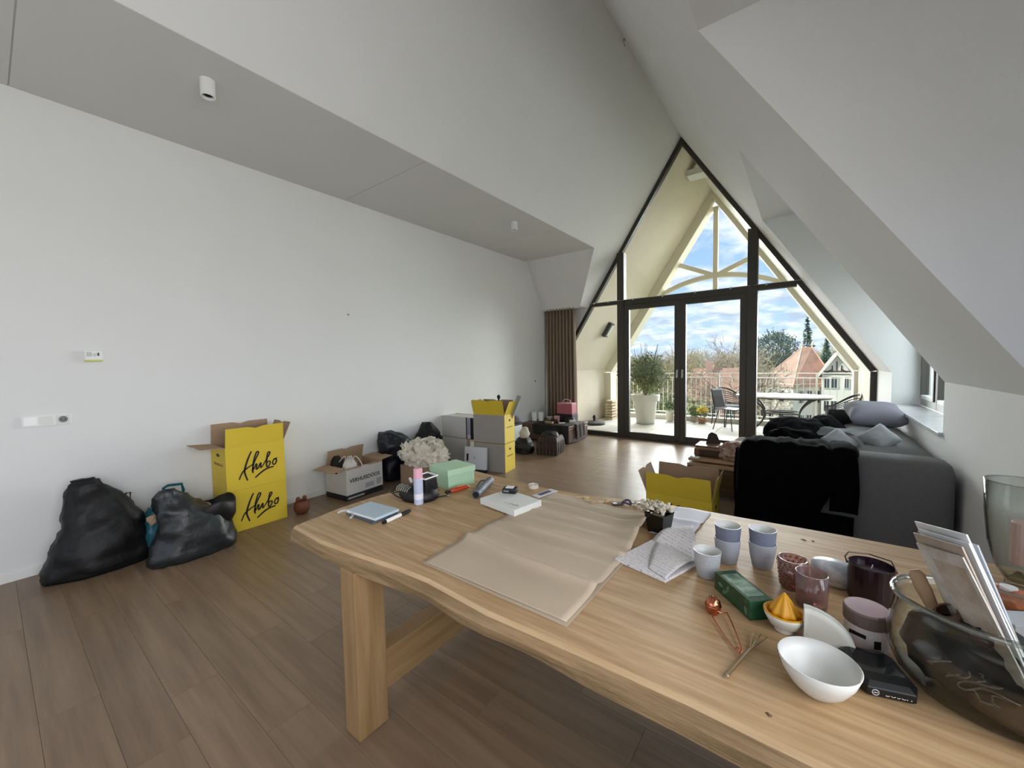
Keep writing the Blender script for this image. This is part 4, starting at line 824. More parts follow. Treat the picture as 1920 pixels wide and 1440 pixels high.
tag(MB().box(-.03, .03, -.008, .008, 0, .36, bev=.004).build('grey_strip', mat('grey_plastic', '#8d938c', .5), loc=(1.18, 4.45, .72), rot=(0, radians(24), .3)), 'grey strip sticking out at the right of the tall yellow stack', 'strip')
# --- white crate and bags before the trunk
cr = thing('white_cabinet', 'small white cabinet with black top between yellow stack and trunk', 'cabinet', (.33, 5.50, 0))
MB().box(-.17, .17, -.2, .2, .0, .42).build('body', mat('cool_white', '#dfe6e8', .4), cr, bevel=.012); MB().box(-.175, .175, -.205, .205, .42, .445).build('black_top', black_m, cr, bevel=.004)
tag(MB().loft([[(.16*k*cos(a), .14*k*sin(a), z) for a in [2*pi*i/20 for i in range(20)]] for z, k in ((0, .9), (.03, 1), (.08, .9), (.13, .5), (.15, .2))]).wrinkle(.015, 9, 4, zmin=0).build('grey_bag', mat('grey_purple_cloth', '#6f6872', .8), smooth=True, loc=(.36, 5.62, .446)), 'soft grey bag lying on the white cabinet', 'bag')
tag(MB().box(-.12, .12, -.1, .1, 0, .02, bev=.004).build('tray', white_m, loc=(.34, 5.38, .446)), 'white tray edge on the white cabinet', 'tray')
tag(bagloft([(0, .74, 5.42, .13, .14), (.08, .74, 5.42, .15, .15), (.18, .72, 5.43, .13, .13), (.25, .7, 5.44, .06, .08)], seed=3, amp=.02, sc=10).build('black_bag', cb_, smooth=True), 'slumped black bag on the floor beside the white cabinet', 'bag')
tag(MB().ball((0, 0, .1), .1, 3, .7, 1, 1.1).wrinkle(.02, 10, 6, zmin=0).build('white_cloth_bag', mat('offwhite_cloth', '#b9b4aa', .9), smooth=True, loc=(.72, 5.45, .21)), 'off-white cloth bundle on the slumped black bag', 'bundle')
sb_ = thing('striped_bag', 'dark brown striped shopping bag in front of the trunk', 'bag', (1.13, 5.62, 0), radians(12)); dkb = mat('dark_brown_bag', '#2b2019', .7, var=.25, scale=10)
MB().loft([[(sx*a, sy*b, z) for sx, sy in ((-1, -1), (1, -1), (1, 1), (-1, 1))] for a, b, z in ((.17, .2, 0), (.18, .21, .1), (.175, .2, .22), (.15, .16, .29))]).wrinkle(.01, 12, 2, zmin=0).build('bag_body', dkb, sb_, bevel=.01)
strp = mat('pale_stripe', '#6b5d4e', .7)
for x in (-.12, -.06, .0, .06, .12): MB().prism([(x-.006, -.203, .0), (x+.006, -.203, .0), (x+.006, -.216, .1), (x+.005, -.206, .22), (x+.004, -.168, .285), (x-.004, -.168, .285), (x-.005, -.206, .22), (x-.006, -.216, .1)], (0, -.004, 0)).build('stripe', strp, sb_)
for y in (-.12, 0, .12): MB().prism([(.176, y-.006, 0), (.176, y+.006, 0), (.187, y+.006, .1), (.182, y+.005, .22), (.182, y-.005, .22), (.187, y-.006, .1)], (.004, 0, 0)).build('stripe', strp, sb_)
for s in (-1, 1): MB().tube([(-.08, s*.1, .27), (-.07, s*.1, .35), (0, s*.09, .38), (.07, s*.1, .35), (.08, s*.1, .27)], .008, 6).build('carry_handle', cb_, sb_)
MB().ball((0, 0, .28), .15, 3, 1, 1.05, .5).wrinkle(.03, 9, 5).build('black_contents', cb_, sb_, smooth=True)
# --- trunk with things on it
tk = thing('storage_trunk', 'long brown leather trunk in front of the curtain', 'trunk', (.53, 6.77, 0)); tkm = mat('brown_hide', '#5b4136', .45, var=.15, scale=5, bump=.1)
MB().box(-.53, .53, -.40, .38, .02, .27).build('body', tkm, tk, bevel=.012); MB().box(-.535, .535, -.405, .385, .265, .33).build('lid', mat('brown_hide_lid', '#62483c', .4, var=.15, scale=5), tk, bevel=.012); MB().box(-.5, .5, -.37, .35, 0, .025).build('plinth', black_m, tk)
thr = thing('folded_throw', 'grey throw hanging over the near end of the brown trunk', 'throw', (0, 0, 0)); thm = mat('grey_throw', '#6f6a63', .9, var=.12, scale=14)
MB().grid(lambda u, v: (lerp(.75, 1.10, min(1, u*2.2)) if u < .45 else 1.085+.012*sin(v*16), lerp(6.63, 7.0, v)+.01*sin(u*9), .337+.004*sin(v*20) if u < .45 else .337-(u-.45)/.55*.30*(1-.25*v)), 22, 24).build('throw', thm, thr, smooth=True, solid=.006)
dc = MB().grid(lambda u, v: (lerp(.3, 1.05, u)+.01*sin(v*9), 6.345-.012*sin(u*22)-.03*v if v > .4 else lerp(6.60, 6.352, v/.4), (.34 if v < .4 else .34-(v-.4)/.6*(.30*(.6+.4*u)))), 24, 20).build('dark_cloth_cover', mat('dark_olive_cloth', '#211e19', .9, var=.2), smooth=True, solid=.006); tag(dc, 'dark cloth draped over the front of the brown trunk', 'cloth')
tz = .345
for i, (x, y) in enumerate(((.14, 6.63), (.255, 6.69))):
    g = thing('white_canister', ('left white canister on the brown trunk', 'right white canister on the brown trunk')[i], 'canister', (x, y, tz)); MB().lathe([(.05, 0), (.052, .004), (.052, .16), (.048, .165)], 22).build('body', white_m, g); MB().lathe([(.053, .16), (.054, .175), (.05, .18)], 22).build('lid', mat('offwhite_lid', '#dcdad2', .4), g)
pb = thing('pink_basket', 'pink rectangular basket with handle at the back of the brown trunk', 'basket', (.68, 6.99, tz+.14)); pkm = mat('pink_basket', '#b5616a', .5, var=.1, scale=20)
open_body(.34, .2, .2, .008).build('tub', [pkm, pkm], pb, bevel=.006); MB().tube([(-.1, 0, .19), (-.08, 0, .26), (0, 0, .285), (.08, 0, .26), (.1, 0, .19)], .01, 8).build('handle', mat('pale_pink', '#d3a1a4', .5), pb); MB().box(-.165, .165, -.095, .095, .19, .215, bev=.006).build('lid_rim', mat('pale_pink', '#d3a1a4', .5), pb)
tag(MB().box(-.19, .19, -.12, .12, 0, .139, bev=.008).build('dark_storage_box', mat('dark_plum_box', '#2a1f24', .5), loc=(.68, 6.99, tz)), 'dark box under the pink basket on the trunk', 'box')
items = [('book', 'tan book with dark red cover on the trunk', '#8d5a41', (.52, 6.55), .13, .10, .022, .2), ('book', 'dark red box-like book on the tan book on the trunk', '#3d1820', (.62, 6.60), .10, .09, .07, -.1), ('white_card_box', 'white patterned card at the near corner of the trunk', '#d8d5d2', (.80, 6.58), .12, .09, .012, .5), ('white_pack', 'white pack propped up on the right of the trunk', '#e2dfdc', (.92, 6.78), .12, .07, .05, .7), ('pink_pouch', 'pale pink pouch on the dark red book on the trunk', '#c99a9b', (.62, 6.70), .10, .06, .12, .1), ('camera_case', 'black camera case on the trunk in front of the pink basket', '#121212', (.83, 6.83), .18, .12, .08, .3), ('beige_box', 'beige box on the front of the trunk', '#9c8464', (.60, 6.45), .16, .07, .04, .05), ('glass_bowl', 'grey round bowl on the trunk between canisters and basket', '#a5a09a', (.40, 6.80), .12, .12, .08, 0)]
zz = {'dark red box-like book on the tan book on the trunk': 0}
for n_, l_, h_, (x, y), w, d, t, r in items:
    m_ = mat('item_'+h_[1:], h_, .5, var=.1, scale=18)
    if n_ == 'glass_bowl': o = MB().lathe([(.03, 0), (.05, .01), (.065, .05), (.06, .08), (.055, .08), (.058, .05), (.001, .015)], 22).build(n_, m_, loc=(x, y, tz), smooth=True)
    else: o = MB().box(-w/2, w/2, -d/2, d/2, 0, t, bev=min(t, w, d)*.15).build(n_, m_, loc=(x, y, tz), rot=(0, 0, r))
    tag(o, l_, {'book': 'book'}.get(n_, n_.split('_')[-1]))
# --- curtain
cu = thing('curtain', 'long taupe curtain hanging left of the pointed glazing', 'curtain', (0, 0, 0)); cum = mat('taupe_curtain', '#93806f', .9, var=.06, scale=30, stretch=(1, 1, .1))
nf = 9
MB().grid(lambda u, v: (.02+.70*u+.035*u*v, 7.30+.06*sin(u*2*pi*nf+.6*sin(v*3))*(.8+.2*v), 2.615-2.595*v), 208, 12).build('drape', cum, cu, smooth=True, solid=.004)
MB().box(.0, .80, 7.27, 7.33, 2.6, 2.62).build('curtain_track', white_m, cu)
# --- wall and ceiling fittings
th_ = thing('thermostat', 'small white wall thermostat with yellow green lower edge', 'thermostat', (.0, .535, 1.575), radians(90))
MB().box(-.05, .05, -.022, 0, .012, .085, bev=.004).build('casing', white_m, th_); MB().box(-.05, .05, -.024, 0, .0, .013, bev=.004).build('lower_edge', mat('lime_plastic', '#c3cc62', .4), th_); MB().box(-.04, -.01, -.0235, -.021, .04, .075).build('display', mat('lcd_grey', '#b9bdb6', .3), th_)
MB().lathe([(.013, 0), (.013, .008), (.01, .01)], 16).build('dial', mat('dial_grey', '#cfcfcc', .4), th_, loc=(.008, -.022, .055), rot=(radians(90), 0, 0)); MB().box(.022, .032, -.0235, -.021, .045, .07).build('dark_slot', black_m, th_)
sk = thing('socket_strip', 'white three-part switch and socket strip on the left wall', 'socket', (.0, .272, 1.10), radians(90))
MB().box(-.125, .125, -.01, 0, -.002, .078, bev=.003).build('frame', white_m, sk); MB().box(-.115, -.05, -.014, -.008, .008, .068, bev=.003).build('rocker_switch', mat('bright_white', '#f3f3f3', .3), sk); MB().box(-.037, .03, -.0125, -.008, .006, .07, bev=.002).build('blank_plate', mat('plate_white', '#dcdcd8', .4), sk)
MB().box(.045, .115, -.012, -.008, .004, .072, bev=.002).build('socket_plate', MC['plate_white'], sk)
MB().lathe([(.024, 0), (.024, .004), (.02, .004), (.019, .001)], 20, cap1=True).build('socket_well', mat('socket_well', '#77797a', .5), sk, loc=(.08, -.0118, .038), rot=(radians(90), 0, 0))
for s in (-1, 1): MB().lathe([(.004, 0), (.004, .003)], 8).build('pin_hole', black_m, sk, loc=(.08+s*.009, -.0155, .038), rot=(radians(90), 0, 0))
s2 = thing('wall_socket', 'small white socket low on the left wall beside the curtain', 'socket', (.0, 6.88, 1.09), radians(90)); MB().box(-.04, .04, -.01, 0, 0, .08, bev=.003).build('plate', white_m, s2); MB().lathe([(.022, 0), (.022, .003)], 16).build('well', MC['socket_well'], s2, loc=(0, -.0095, .04), rot=(radians(90), 0, 0))
hk = thing('wall_plug', 'tiny grey wall plug left in the middle of the long wall', 'wall plug', (.0, 2.74, 2.14)); MB().lathe([(.012, 0), (.012, .006), (.006, .007)], 10).build('plug', mat('plug_grey', '#9c9a95', .5), hk, rot=(0, radians(90), 0)); MB().tube([(.0, 0, 0), (.02, 0, 0)], .003, 5).build('screw', steel, hk)
for i, (y, r) in enumerate(((1.05, .045), (4.67, .045))):
    g = thing('ceiling_spot', ('white cylindrical ceiling spot nearest the camera', 'white cylindrical ceiling spot near the far end')[i], 'lamp', (1.15, y, 3.5205))
    MB().lathe([(.045, 0), (.045, -.11), (.04, -.115), (.036, -.112), (.03, -.085), (.001, -.085)], 24).build('housing', white_m, g, smooth=False); MB().lathe([(.028, -.084), (.028, -.1), (.02, -.1), (.02, -.088)], 18).build('lamp_ring', mat('lamp_ring', '#3a3835', .4), g)
hk2 = thing('ridge_hook', 'small metal hook on the ridge of the ceiling', 'hook', (2.70, 4.87, 5.40)); MB().lathe([(.02, 0), (.02, -.02)], 12).build('rose', steel, hk2); MB().tube([(0, 0, -.02), (0, 0, -.05), (.0, .025, -.065), (0, .03, -.04)], .005, 6).build('hook', steel, hk2)
# ================================================================== right side: open carton, low table, sofa
yr = carton('open_yellow_carton', 'open yellow carton standing behind the dining table beside the sofa', (3.715, 3.53, 0), radians(1), .51, .36, .385, yelo, kraft, (('f', 10, .185), ('l', 22, .19), ('b', 3, .19), ('r', 10, .185)))
brush(yr, .51, .385, frame_M((-.255, -.1805, 0), (1, 0, 0), (0, 0, 1)), ink)
hole(yr, FM(.51, .36, 'r', 0, .30), .06, .035)
lt = thing('low_table', 'low dark wooden table under the pile beside the sofa', 'table', (3.77, 5.12, 0)); dw = wood('dark_wood', '#4a3526', '#32231a', .5, 0, 4)
MB().box(-.36, .36, -.52, .38, .26, .30).build('top', dw, lt, bevel=.004); MB().box(-.34, .34, -.50, .36, .05, .26).build('shade_body', dw, lt, bevel=.004)  # closed dark body added where the shade under the table falls
for sx in (-1, 1):
    for sy in (-1, 1): MB().box(sx*.3-.025, sx*.3+.025, sy*.32-.025, sy*.32+.025, 0, .26).build('leg', dw, lt)
lw = wood('pale_board', '#c9a888', '#a98a6c', .5, 0, 4)
for i, (z, y0_) in enumerate(((.302, 4.78), (.352, 4.83))): tag(MB().box(-.32, .34, 0, .5, 0, .032).build('wooden_board', lw, loc=(3.78, y0_, z), rot=(0, 0, -.01), bevel=.004), ('lower pale wooden board of the pile on the low table', 'upper pale wooden board of the pile on the low table')[i], 'board', 'boards on the low table')
bz = .386
lb = thing('leather_satchel', 'brown leather satchel on the boards beside the sofa', 'satchel', (3.70, 5.10, bz)); lbm = mat('satchel_leather', '#6b4a36', .35, var=.2, scale=8)
MB().box(-.2, .2, -.17, .17, 0, .1).wrinkle(.006, 8, 1, zmin=0).build('body', lbm, lb, bevel=.02); MB().box(-.14, .17, -.177, -.16, .015, .085).build('front_pocket', mat('satchel_dark', '#2f1d14', .4), lb, bevel=.008); MB().box(-.205, .205, -.12, .175, .098, .12).build('flap', mat('satchel_flap', '#7d5c45', .35), lb, bevel=.01)
tag(MB().loft([[(-.02+.10*k*cos(a), .09*k*sin(a), z) for a in [2*pi*i/3 for i in range(3)]] for z, k in ((0, 1), (.11, .55), (.13, .1))]).build('dark_pyramid', mat('dark_red_brown', '#2a1712', .5), loc=(3.66, 5.2, bz+.12)), 'small dark pointed object on the leather satchel', 'ornament')
sc = thing('patterned_scarf', 'crumpled scarf with red and cream pattern on the satchel', 'scarf', (3.93, 4.98, bz)); scm = mat('scarf_print', '#c9bfae', .8, hex2='#7d2f2c', scale=26)
MB().ball((0, 0, .08), .13, 4, 1.3, 1.1, .8).wrinkle(.035, 12, 4).wrinkle(.012, 30, 2, zmin=0).build('scarf', scm, sc, smooth=True)
tag(MB().grid(lambda u, v: (lerp(3.86, 4.12, u), lerp(5.0, 5.4, v), .52+.06*sin(pi*u)-.05*u+.02*sin(v*13+u*6)), 16, 16).build('grey_shawl', mat('grey_beige_wool', '#98908a', .95, var=.25, scale=20), smooth=True, solid=.012), 'grey beige shawl spread behind the patterned scarf', 'shawl')
tag(bagloft([(0, 3.40, 5.1, .07, .16), (.1, 3.41, 5.1, .07, .15), (.22, 3.45, 5.12, .05, .13), (.36, 3.49, 5.15, .02, .08)], seed=5, amp=.012, sc=12).build('black_tote', cb_, smooth=True), 'black tote leaning on the left of the low table', 'bag')
for i, (x, y, z, r, w) in enumerate(((3.36, 4.72, .003, .3, .26), (3.53, 4.84, .375, -.2, .09), (3.53, 5.0, .385, .5, .05))):
    tag(MB().grid(lambda u, v: ((u-.5)*w, (v-.5)*w*.75, .004+.016*sin(u*5+i)*sin(v*4)), 8, 8).build('paper_scrap', mat('paper_white', '#e9e7e2', .8), smooth=True, loc=(x, y, z+.012), rot=(0, 0, r), solid=.001), ('large white paper sheet on the floor left of the low table', 'small white paper at the corner of the boards', 'white paper tip in front of the satchel')[i], 'paper')
# sofa
sf = thing('sofa', 'large grey fabric sofa with wide padded back along the right wall', 'sofa', (0, 0, 0)); sfm = mat('grey_fabric', '#6e6d6e', .95, var=.06, scale=40, bump=.15, bscale=220)
def soft(name, x0, x1, y0, y1, z0, z1, r=.05, m=sfm, par=sf): 
    o = MB().box(x0, x1, y0, y1, z0, z1, bev=r).build(name, m, par, smooth=True); return o
soft('base', 4.17, 5.29, 3.54, 6.0, .06, .42, .03); soft('near_back', 4.15, 5.30, 3.50, 3.84, .05, .83, .075); soft('wall_back', 4.86, 5.30, 3.80, 6.02, .30, .805, .08)
soft('seat_cushion', 4.16, 4.86, 3.86, 4.92, .40, .56, .05); soft('seat_cushion', 4.16, 4.86, 4.93, 5.98, .40, .56, .05)
for x, y in ((4.24, 3.6), (5.2, 3.6), (4.24, 5.9), (5.2, 5.9)): MB().box(x-.03, x+.03, y-.03, y+.03, 0, .07).build('foot', black_m, sf)
def pillow(name, label, loc, w, h, t, rot, m, cat='cushion'):
    mb = MB(); n = 14
    def side(s):
        def f(u, v):
            a, b = 2*u-1, 2*v-1; e = max(0, (1-a**4))*max(0, (1-b**4)); pin = 1-.10*(1-abs(a))*(b*b)-.0; pin2 = 1-.10*(1-abs(b))*(a*a)
            return (a*w/2*pin2, b*h/2*pin, s*t/2*e**.55+.006*noise.noise(Vector((a*3, b*3, s))))
        return f
    mb.grid(side(1), n, n); mb.grid(side(-1), n, n); bmesh.ops.remove_doubles(mb.bm, verts=mb.bm.verts, dist=.012)
    g = thing(name, label, cat, loc)
    if isinstance(rot, Matrix): g.rotation_euler = rot.to_euler()
    else: g.rotation_euler = rot
    mb.build('cover', m, g, smooth=True, sub=1); return g
def ROT(h, x, z): return Matrix.Rotation(h, 4, 'Z') @ Matrix.Rotation(radians(x), 4, 'X') @ Matrix.Rotation(radians(z), 4, 'Z')
pgm_ = mat('pale_grey_cover', '#a7abad', .9, bump=.1, bscale=200); lgm = mat('lilac_grey_cover', '#8a8994', .9, bump=.1, bscale=200)
pillow('cushion', 'long lilac grey cushion on the far end of the sofa under the sill', (5.10, 5.42, .925), .47, .40, .21, (radians(14), radians(2), .12), lgm)
pillow('cushion', 'pale grey cushion leaning on the coats in the middle of the sofa', (4.76, 4.24, .775), .25, .24, .15, ROT(.25, 52, 38), pgm_)
pillow('cushion', 'pale grey cushion just right of the leaning one on the sofa', (5.02, 4.27, .85), .215, .20, .13, ROT(.1, 55, 40), pgm_)
pillow('dark_cushion', 'black cushion behind the lilac grey one on the sofa', (4.84, 5.62, .84), .26, .24, .13, (radians(35), 0, -.1), mat('black_fabric', '#0c0c0d', .95))
blk_ = mat('black_wool', '#050506', 1., bump=.2, bscale=150, spec=.08); blk2 = mat('black_cotton', '#0b0b0e', .95, var=.2, spec=.12)
co = thing('black_coat', 'large black coat draped over the near back of the sofa', 'coat', (0, 0, 0))
def path(t):  # over the sofa back: from the seat up, across the top, down the near face
    P = [(4.15, .60), (3.95, .80), (3.82, .865), (3.66, .875), (3.52, .865), (3.478, .80), (3.468, .6), (3.462, .4), (3.455, .16)]
    s = t*(len(P)-1); i = min(int(s), len(P)-2); k = s-i; return lerp(P[i][0], P[i+1][0], k), lerp(P[i][1], P[i+1][1], k)
def drape(xa, xb, t0, t1, amp=.012, fl=0.0, sd=1):
    def f(u, v):
        t = lerp(t0, t1, v); y, z = path(t); x = lerp(xa, xb, u)+fl*(u-.5)*v
        w = amp*(noise.noise(Vector((x*9+sd, t*2.2, sd)))+.6*noise.noise(Vector((x*22, t*5, sd+4)))); top = z > .85
        return (x+.01*noise.noise(Vector((t*6, u*2, sd))), y-abs(w)-(0 if top else .006), z+(abs(w)*1.4 if top else 0)-.03*max(0, (abs(u-.5)*2)**6)*(1 if top else 0))
    return f
cf = drape(0, 1, 0, 1.0, .024, 0, 1)
def coat_f(u, v):
    t = v; y, z = path(t); xb = 4.73 if z > .66 or t < .5 else lerp(4.73, 4.62, min(1, (.66-z)/.28)); xa = 4.15-.03*max(0, t-.5)*2
    x = lerp(xa, xb, u); w = .026*noise.noise(Vector((x*8, t*2.5, 1)))+.014*noise.noise(Vector((x*24, t*4, 5))); top = z > .84
    return (x, y-abs(w)*1.2-(0 if top else .008), z+(abs(w)*1.8-.004 if top else 0)-.035*max(0, (abs(u-.5)*2)**8)*(1 if top else 0))
MB().grid(coat_f, 30, 50).build('coat_body', blk_, co, smooth=True, solid=.012)
sl_f = drape(4.69, 4.835, .12, .845, .016, .0, 5)
MB().grid(lambda u, v: (sl_f(u, v)[0], sl_f(u, v)[1]-.022*sin(pi*u)-.006, sl_f(u, v)[2]+.012*sin(pi*u)), 12, 34).build('sleeve', blk_, co, smooth=True, solid=.014)
MB().grid(drape(4.60, 4.82, .86, .95, .006, .0, 8), 8, 8).build('belt_end', blk_, co, smooth=True, solid=.01)
MB().grid(lambda u, v: (4.118-.012*abs(sin(v*5))-.012*u, lerp(3.50, 3.95, u), lerp(.80-.06*u, .10, v)+.02*sin(u*8)), 12, 16).build('side_fall', blk_, co, smooth=True, solid=.012)
def heap(name, label, c, sx, sy, sz, amp, sd, m, cat, zm=None):
    o = MB().ball((0, 0, 0), 1, 4, sx, sy, sz).wrinkle(amp, 5, sd).wrinkle(amp*.4, 13, sd+2).build(name, m, smooth=True, loc=c); return tag(o, label, cat)
heap('black_jacket', 'black jacket heaped at the left of the sofa seat', (4.48, 4.72, .755), .25, .28, .145, .045, 3, blk2, 'jacket')
heap('dark_sweater', 'dark sweater in front of the heaped jacket on the sofa', (4.46, 4.22, .78), .19, .17, .10, .03, 8, blk_, 'sweater')
heap('black_scarf', 'black knitted scarf heaped beside the long lilac cushion', (4.70, 5.18, .755), .15, .18, .13, .03, 11, blk2, 'scarf')
tag(MB().grid(lambda u, v: (lerp(4.50, 4.88, u), lerp(4.42, 4.62, v)+.05*u, .80+.07*sin(pi*u*.7)+.015*sin(v*7+u*9)-.06*abs(v-.5)), 14, 12).build('grey_shirt', mat('grey_shirt', '#7c7d80', .9, var=.1), smooth=True, solid=.01), 'thin grey shirt lying across the heap on the sofa', 'shirt')
tag(MB().ball((0, 0, 0), .055, 3, 1, .8, 1).wrinkle(.012, 26, 3).build('pink_bundle', mat('dusty_rose_cloth', '#a98a80', .8, var=.3, scale=30), smooth=True, loc=(4.44, 4.40, .80)), 'small dusty pink bundle on the dark clothes', 'bundle')
tag(MB().grid(lambda u, v: (lerp(4.26, 4.46, u), lerp(4.30, 4.40, v), .795+.01*sin(u*6)), 8, 5).build('white_strap', white_m, smooth=True, solid=.006), 'white strip of cloth lying in the dark clothes', 'cloth')
# ================================================================== on the balcony
leafm = mat('olive_leaf', '#78835e', .7, var=.35, scale=9); leafm2 = mat('shrub_leaf', '#66764a', .7, var=.4, scale=2); barkm = mat('bark', '#5d5245', .9, var=.2, scale=8)
def leaves(c, rx, ry, rz, n, s, seed, shell=.35):
    R = random.Random(seed); mb = MB(); bm = mb.bm
    for i in range(n):
        a = R.uniform(0, 2*pi); e = math.asin(R.uniform(-1, 1)); r = R.uniform(shell, 1)**.6*(.8+.35*noise.noise(Vector((3*cos(a), 3*sin(a), e*3+seed))))
        p = Vector((c[0]+rx*r*cos(e)*cos(a), c[1]+ry*r*cos(e)*sin(a), c[2]+rz*r*sin(e)))
        d = Vector((R.gauss(0, 1), R.gauss(0, 1), R.gauss(.3, 1))).normalized(); q = d.orthogonal().normalized(); k = s*R.uniform(.6, 1.3)
        bm.faces.new([bm.verts.new(v) for v in (p-d*k, p+q*k*.28, p+d*k, p-q*k*.28)])
    return mb
pl = thing('potted_olive', 'olive bush in a big white tapered pot behind the left door', 'potted plant', (1.36, 9.72, -.018))
MB().lathe([(.20, 0), (.215, .01), (.27, .55), (.33, .56), (.335, .70), (.315, .71), (.31, .62), (.001, .60)], 36).build('pot', mat('white_pot', '#dcdad2', .5), pl)
leaves((.05, 0, 1.2), .56, .5, .6, 3600, .04, 3, .15).build('foliage', leafm, pl, stuff=True)
st_ = MB(); R = random.Random(5)
for i in range(16):
    a = R.uniform(0, 6.28); st_.tube([(0, 0, .6), (.08*cos(a), .08*sin(a), .95), (.3*cos(a), .28*sin(a), R.uniform(1.3, 2.0))], [.016, .01, .004], 5)
st_.build('stems', barkm, pl, stuff=True)
def planter(x, y, r, h, label, hexc, leaf, n, hz, name='planter', flower=None):
    g = thing(name, label, 'potted plant', (x, y, -.018)); MB().lathe([(r*.75, 0), (r, h*.9), (r*1.05, h), (r*.95, h), (r*.9, h*.85), (.001, h*.85)], 20).build('pot', mat('pot_'+hexc[1:], hexc, .7, var=.1), g)
    leaves((0, 0, h+hz*.6), r*1.5, r*1.4, hz*.8, n, .03, int(x*10)).build('foliage', leaf, g, stuff=True)
    if flower: leaves((0, 0, h+hz), r*1.6, r*1.4, hz*.55, 260, .03, 8).build('flowers', flower, g, stuff=True)
planter(1.78, 10.3, .10, .26, 'small pale stone urn with greenery beside the white pot', '#c9c4b4', leafm2, 300, .2)
planter(1.95, 10.53, .11, .14, 'low leafy planter at the kerb left of the yellow flowers', '#b9b2a2', leafm2, 420, .22); planter(2.30, 10.52, .10, .14, 'second low leafy planter at the kerb, next to the yellow flowers', '#b0a898', leafm2, 380, .2)
planter(2.52, 10.35, .10, .12, 'pot of yellow daffodils by the railing behind the black chair', '#a87a5c', leafm2, 220, .2, 'daffodil_pot', mat('daffodil', '#e5cf4a', .6))
pbm = mat('dark_concrete', '#3a3b3c', .7, var=.1)
pb_ = thing('parasol_base', 'dark round parasol base with short tube on the terrace left of the doors', 'parasol base', (.36, 8.95, -.018)); MB().lathe([(.26, 0), (.27, .02), (.25, .055), (.06, .085)], 28).build('base', pbm, pb_); MB().tube([(0, 0, .07), (0, 0, .22)], .03, 12).build('tube', black_m, pb_)
MB().lathe([(.036, .15), (.045, .17), (.036, .19)], 12).build('clamp_ring', black_m, pb_)
sk_ = thing('slat_stack', 'stack of pale boards beside the left balcony post', 'boards', (.36, 10.05, -.018))
for i in range(7): MB().box(-.09, .09, -.22, .22, .075*i, .075*i+.05).build('board', mat('pale_timber', '#cbb999', .7, var=.15), sk_, rot=(0, 0, .03*((-1)**i)))
tbm = mat('dark_iron', '#3b3a38', .5); ttm = mat('white_tabletop', '#d6d9d6', .25)
ot = thing('oval_garden_table', 'oval garden table with pale top and curved iron legs on the terrace', 'table', (4.12, 10.05, -.018))
MB().lathe([(1, .725), (1.01, .735), (1.01, .75), (.99, .757), (.001, .76)], 44, sx=.84, sy=.56).build('tabletop', ttm, ot); MB().lathe([(.97, .70), (.985, .725)], 44, sx=.84, sy=.56, cap0=False, cap1=False).build('apron', tbm, ot)
for sx in (-1, 1):
    for sy in (-1, 1):
        pts = [(sx*lerp(.58, .30, sin(pi*t*.98)**.8), sy*lerp(.34, .13, sin(pi*t)**.8), .72*(1-t)) for t in [j/14 for j in range(15)]]
        MB().tube(pts, .02, 8).build('leg', tbm, ot)
MB().tube([(.32*cos(a), .15*sin(a), .37) for a in [2*pi*j/24 for j in range(24)]], .015, 6, closed=True).build('stretcher_ring', tbm, ot); MB().tube([(.30*cos(a), .13*sin(a), .42) for a in [2*pi*j/24 for j in range(24)]], .012, 6, closed=True).build('stretcher_ring', tbm, ot)
bc = thing('shell_chair', 'black shell chair with thin legs on the terrace behind the right door', 'chair', (3.18, 9.70, -.018), radians(65))
MB().grid(lambda u, v: (lerp(-.21, .21, u)*(1-.12*v*v), (lerp(-.2, .2, v*2) if v < .5 else .2+.10*(v-.5)*2), (.44+.02*abs(2*u-1)**2 if v < .5 else .44+(v-.5)*2*.44+.0)+.0), 12, 20).build('shell', mat('black_shell', '#1a1b1c', .5), bc, smooth=True, solid=.012)
for sx in (-1, 1):
    for sy in (-1, 1): MB().tube([(sx*.15, sy*.13, .44), (sx*.22, sy*.22, 0)], .011, 6).build('leg', tbm, bc)
def rope_chair(label, x, y, rz, first=[None]):
    if first[0] is None:
        g = thing('rope_armchair', label, 'chair', (x, y, -.018), rz); rp = mat('grey_rope', '#4a4c50', .8, var=.2, scale=60)
        for sx in (-1, 1):
            for sy in (-1, 1): MB().tube([(sx*.25, sy*.22, .40), (sx*.28, sy*.26, 0)], .012, 6).build('leg', tbm, g)
        MB().tube([(.3*cos(a), .28*sin(a), .41) for a in [2*pi*j/24 for j in range(24)]], .014, 6, closed=True).build('seat_frame', tbm, g)
        arc_ = [radians(-20+220*j/20) for j in range(21)]
        MB().tube([(.34*cos(a), .32*sin(a), .60+.26*max(0, sin(a))**1.2) for a in arc_], .014, 6).build('back_frame', tbm, g)
        for k in range(9):
            t = k/8.5; MB().tube([(lerp(.30, .34, t)*cos(a), lerp(.28, .32, t)*sin(a), lerp(.42, .60+.26*max(0, sin(a))**1.2, t)) for a in arc_], .009, 5).build('rope', rp, g)
        MB().lathe([(.27, .40), (.28, .44), (.25, .465), (.001, .47)], 24).build('seat_pad', mat('grey_seat_pad', '#5b5d61', .9), g); first[0] = g; return g
    g = copy_tree(first[0]); g.location = (x, y, -.018); g.rotation_euler = (0, 0, rz); g['label'] = label; return g
rope_chair('grey rope armchair at the right end of the oval garden table', 5.0, 9.38, radians(-75)); rope_chair('grey rope armchair at the far side of the table behind the black shell chair', 3.10, 10.36, radians(40))
for o in list(bpy.data.objects):
    if o.name.startswith('rope_armchair'): o['group'] = 'rope armchairs on the terrace'
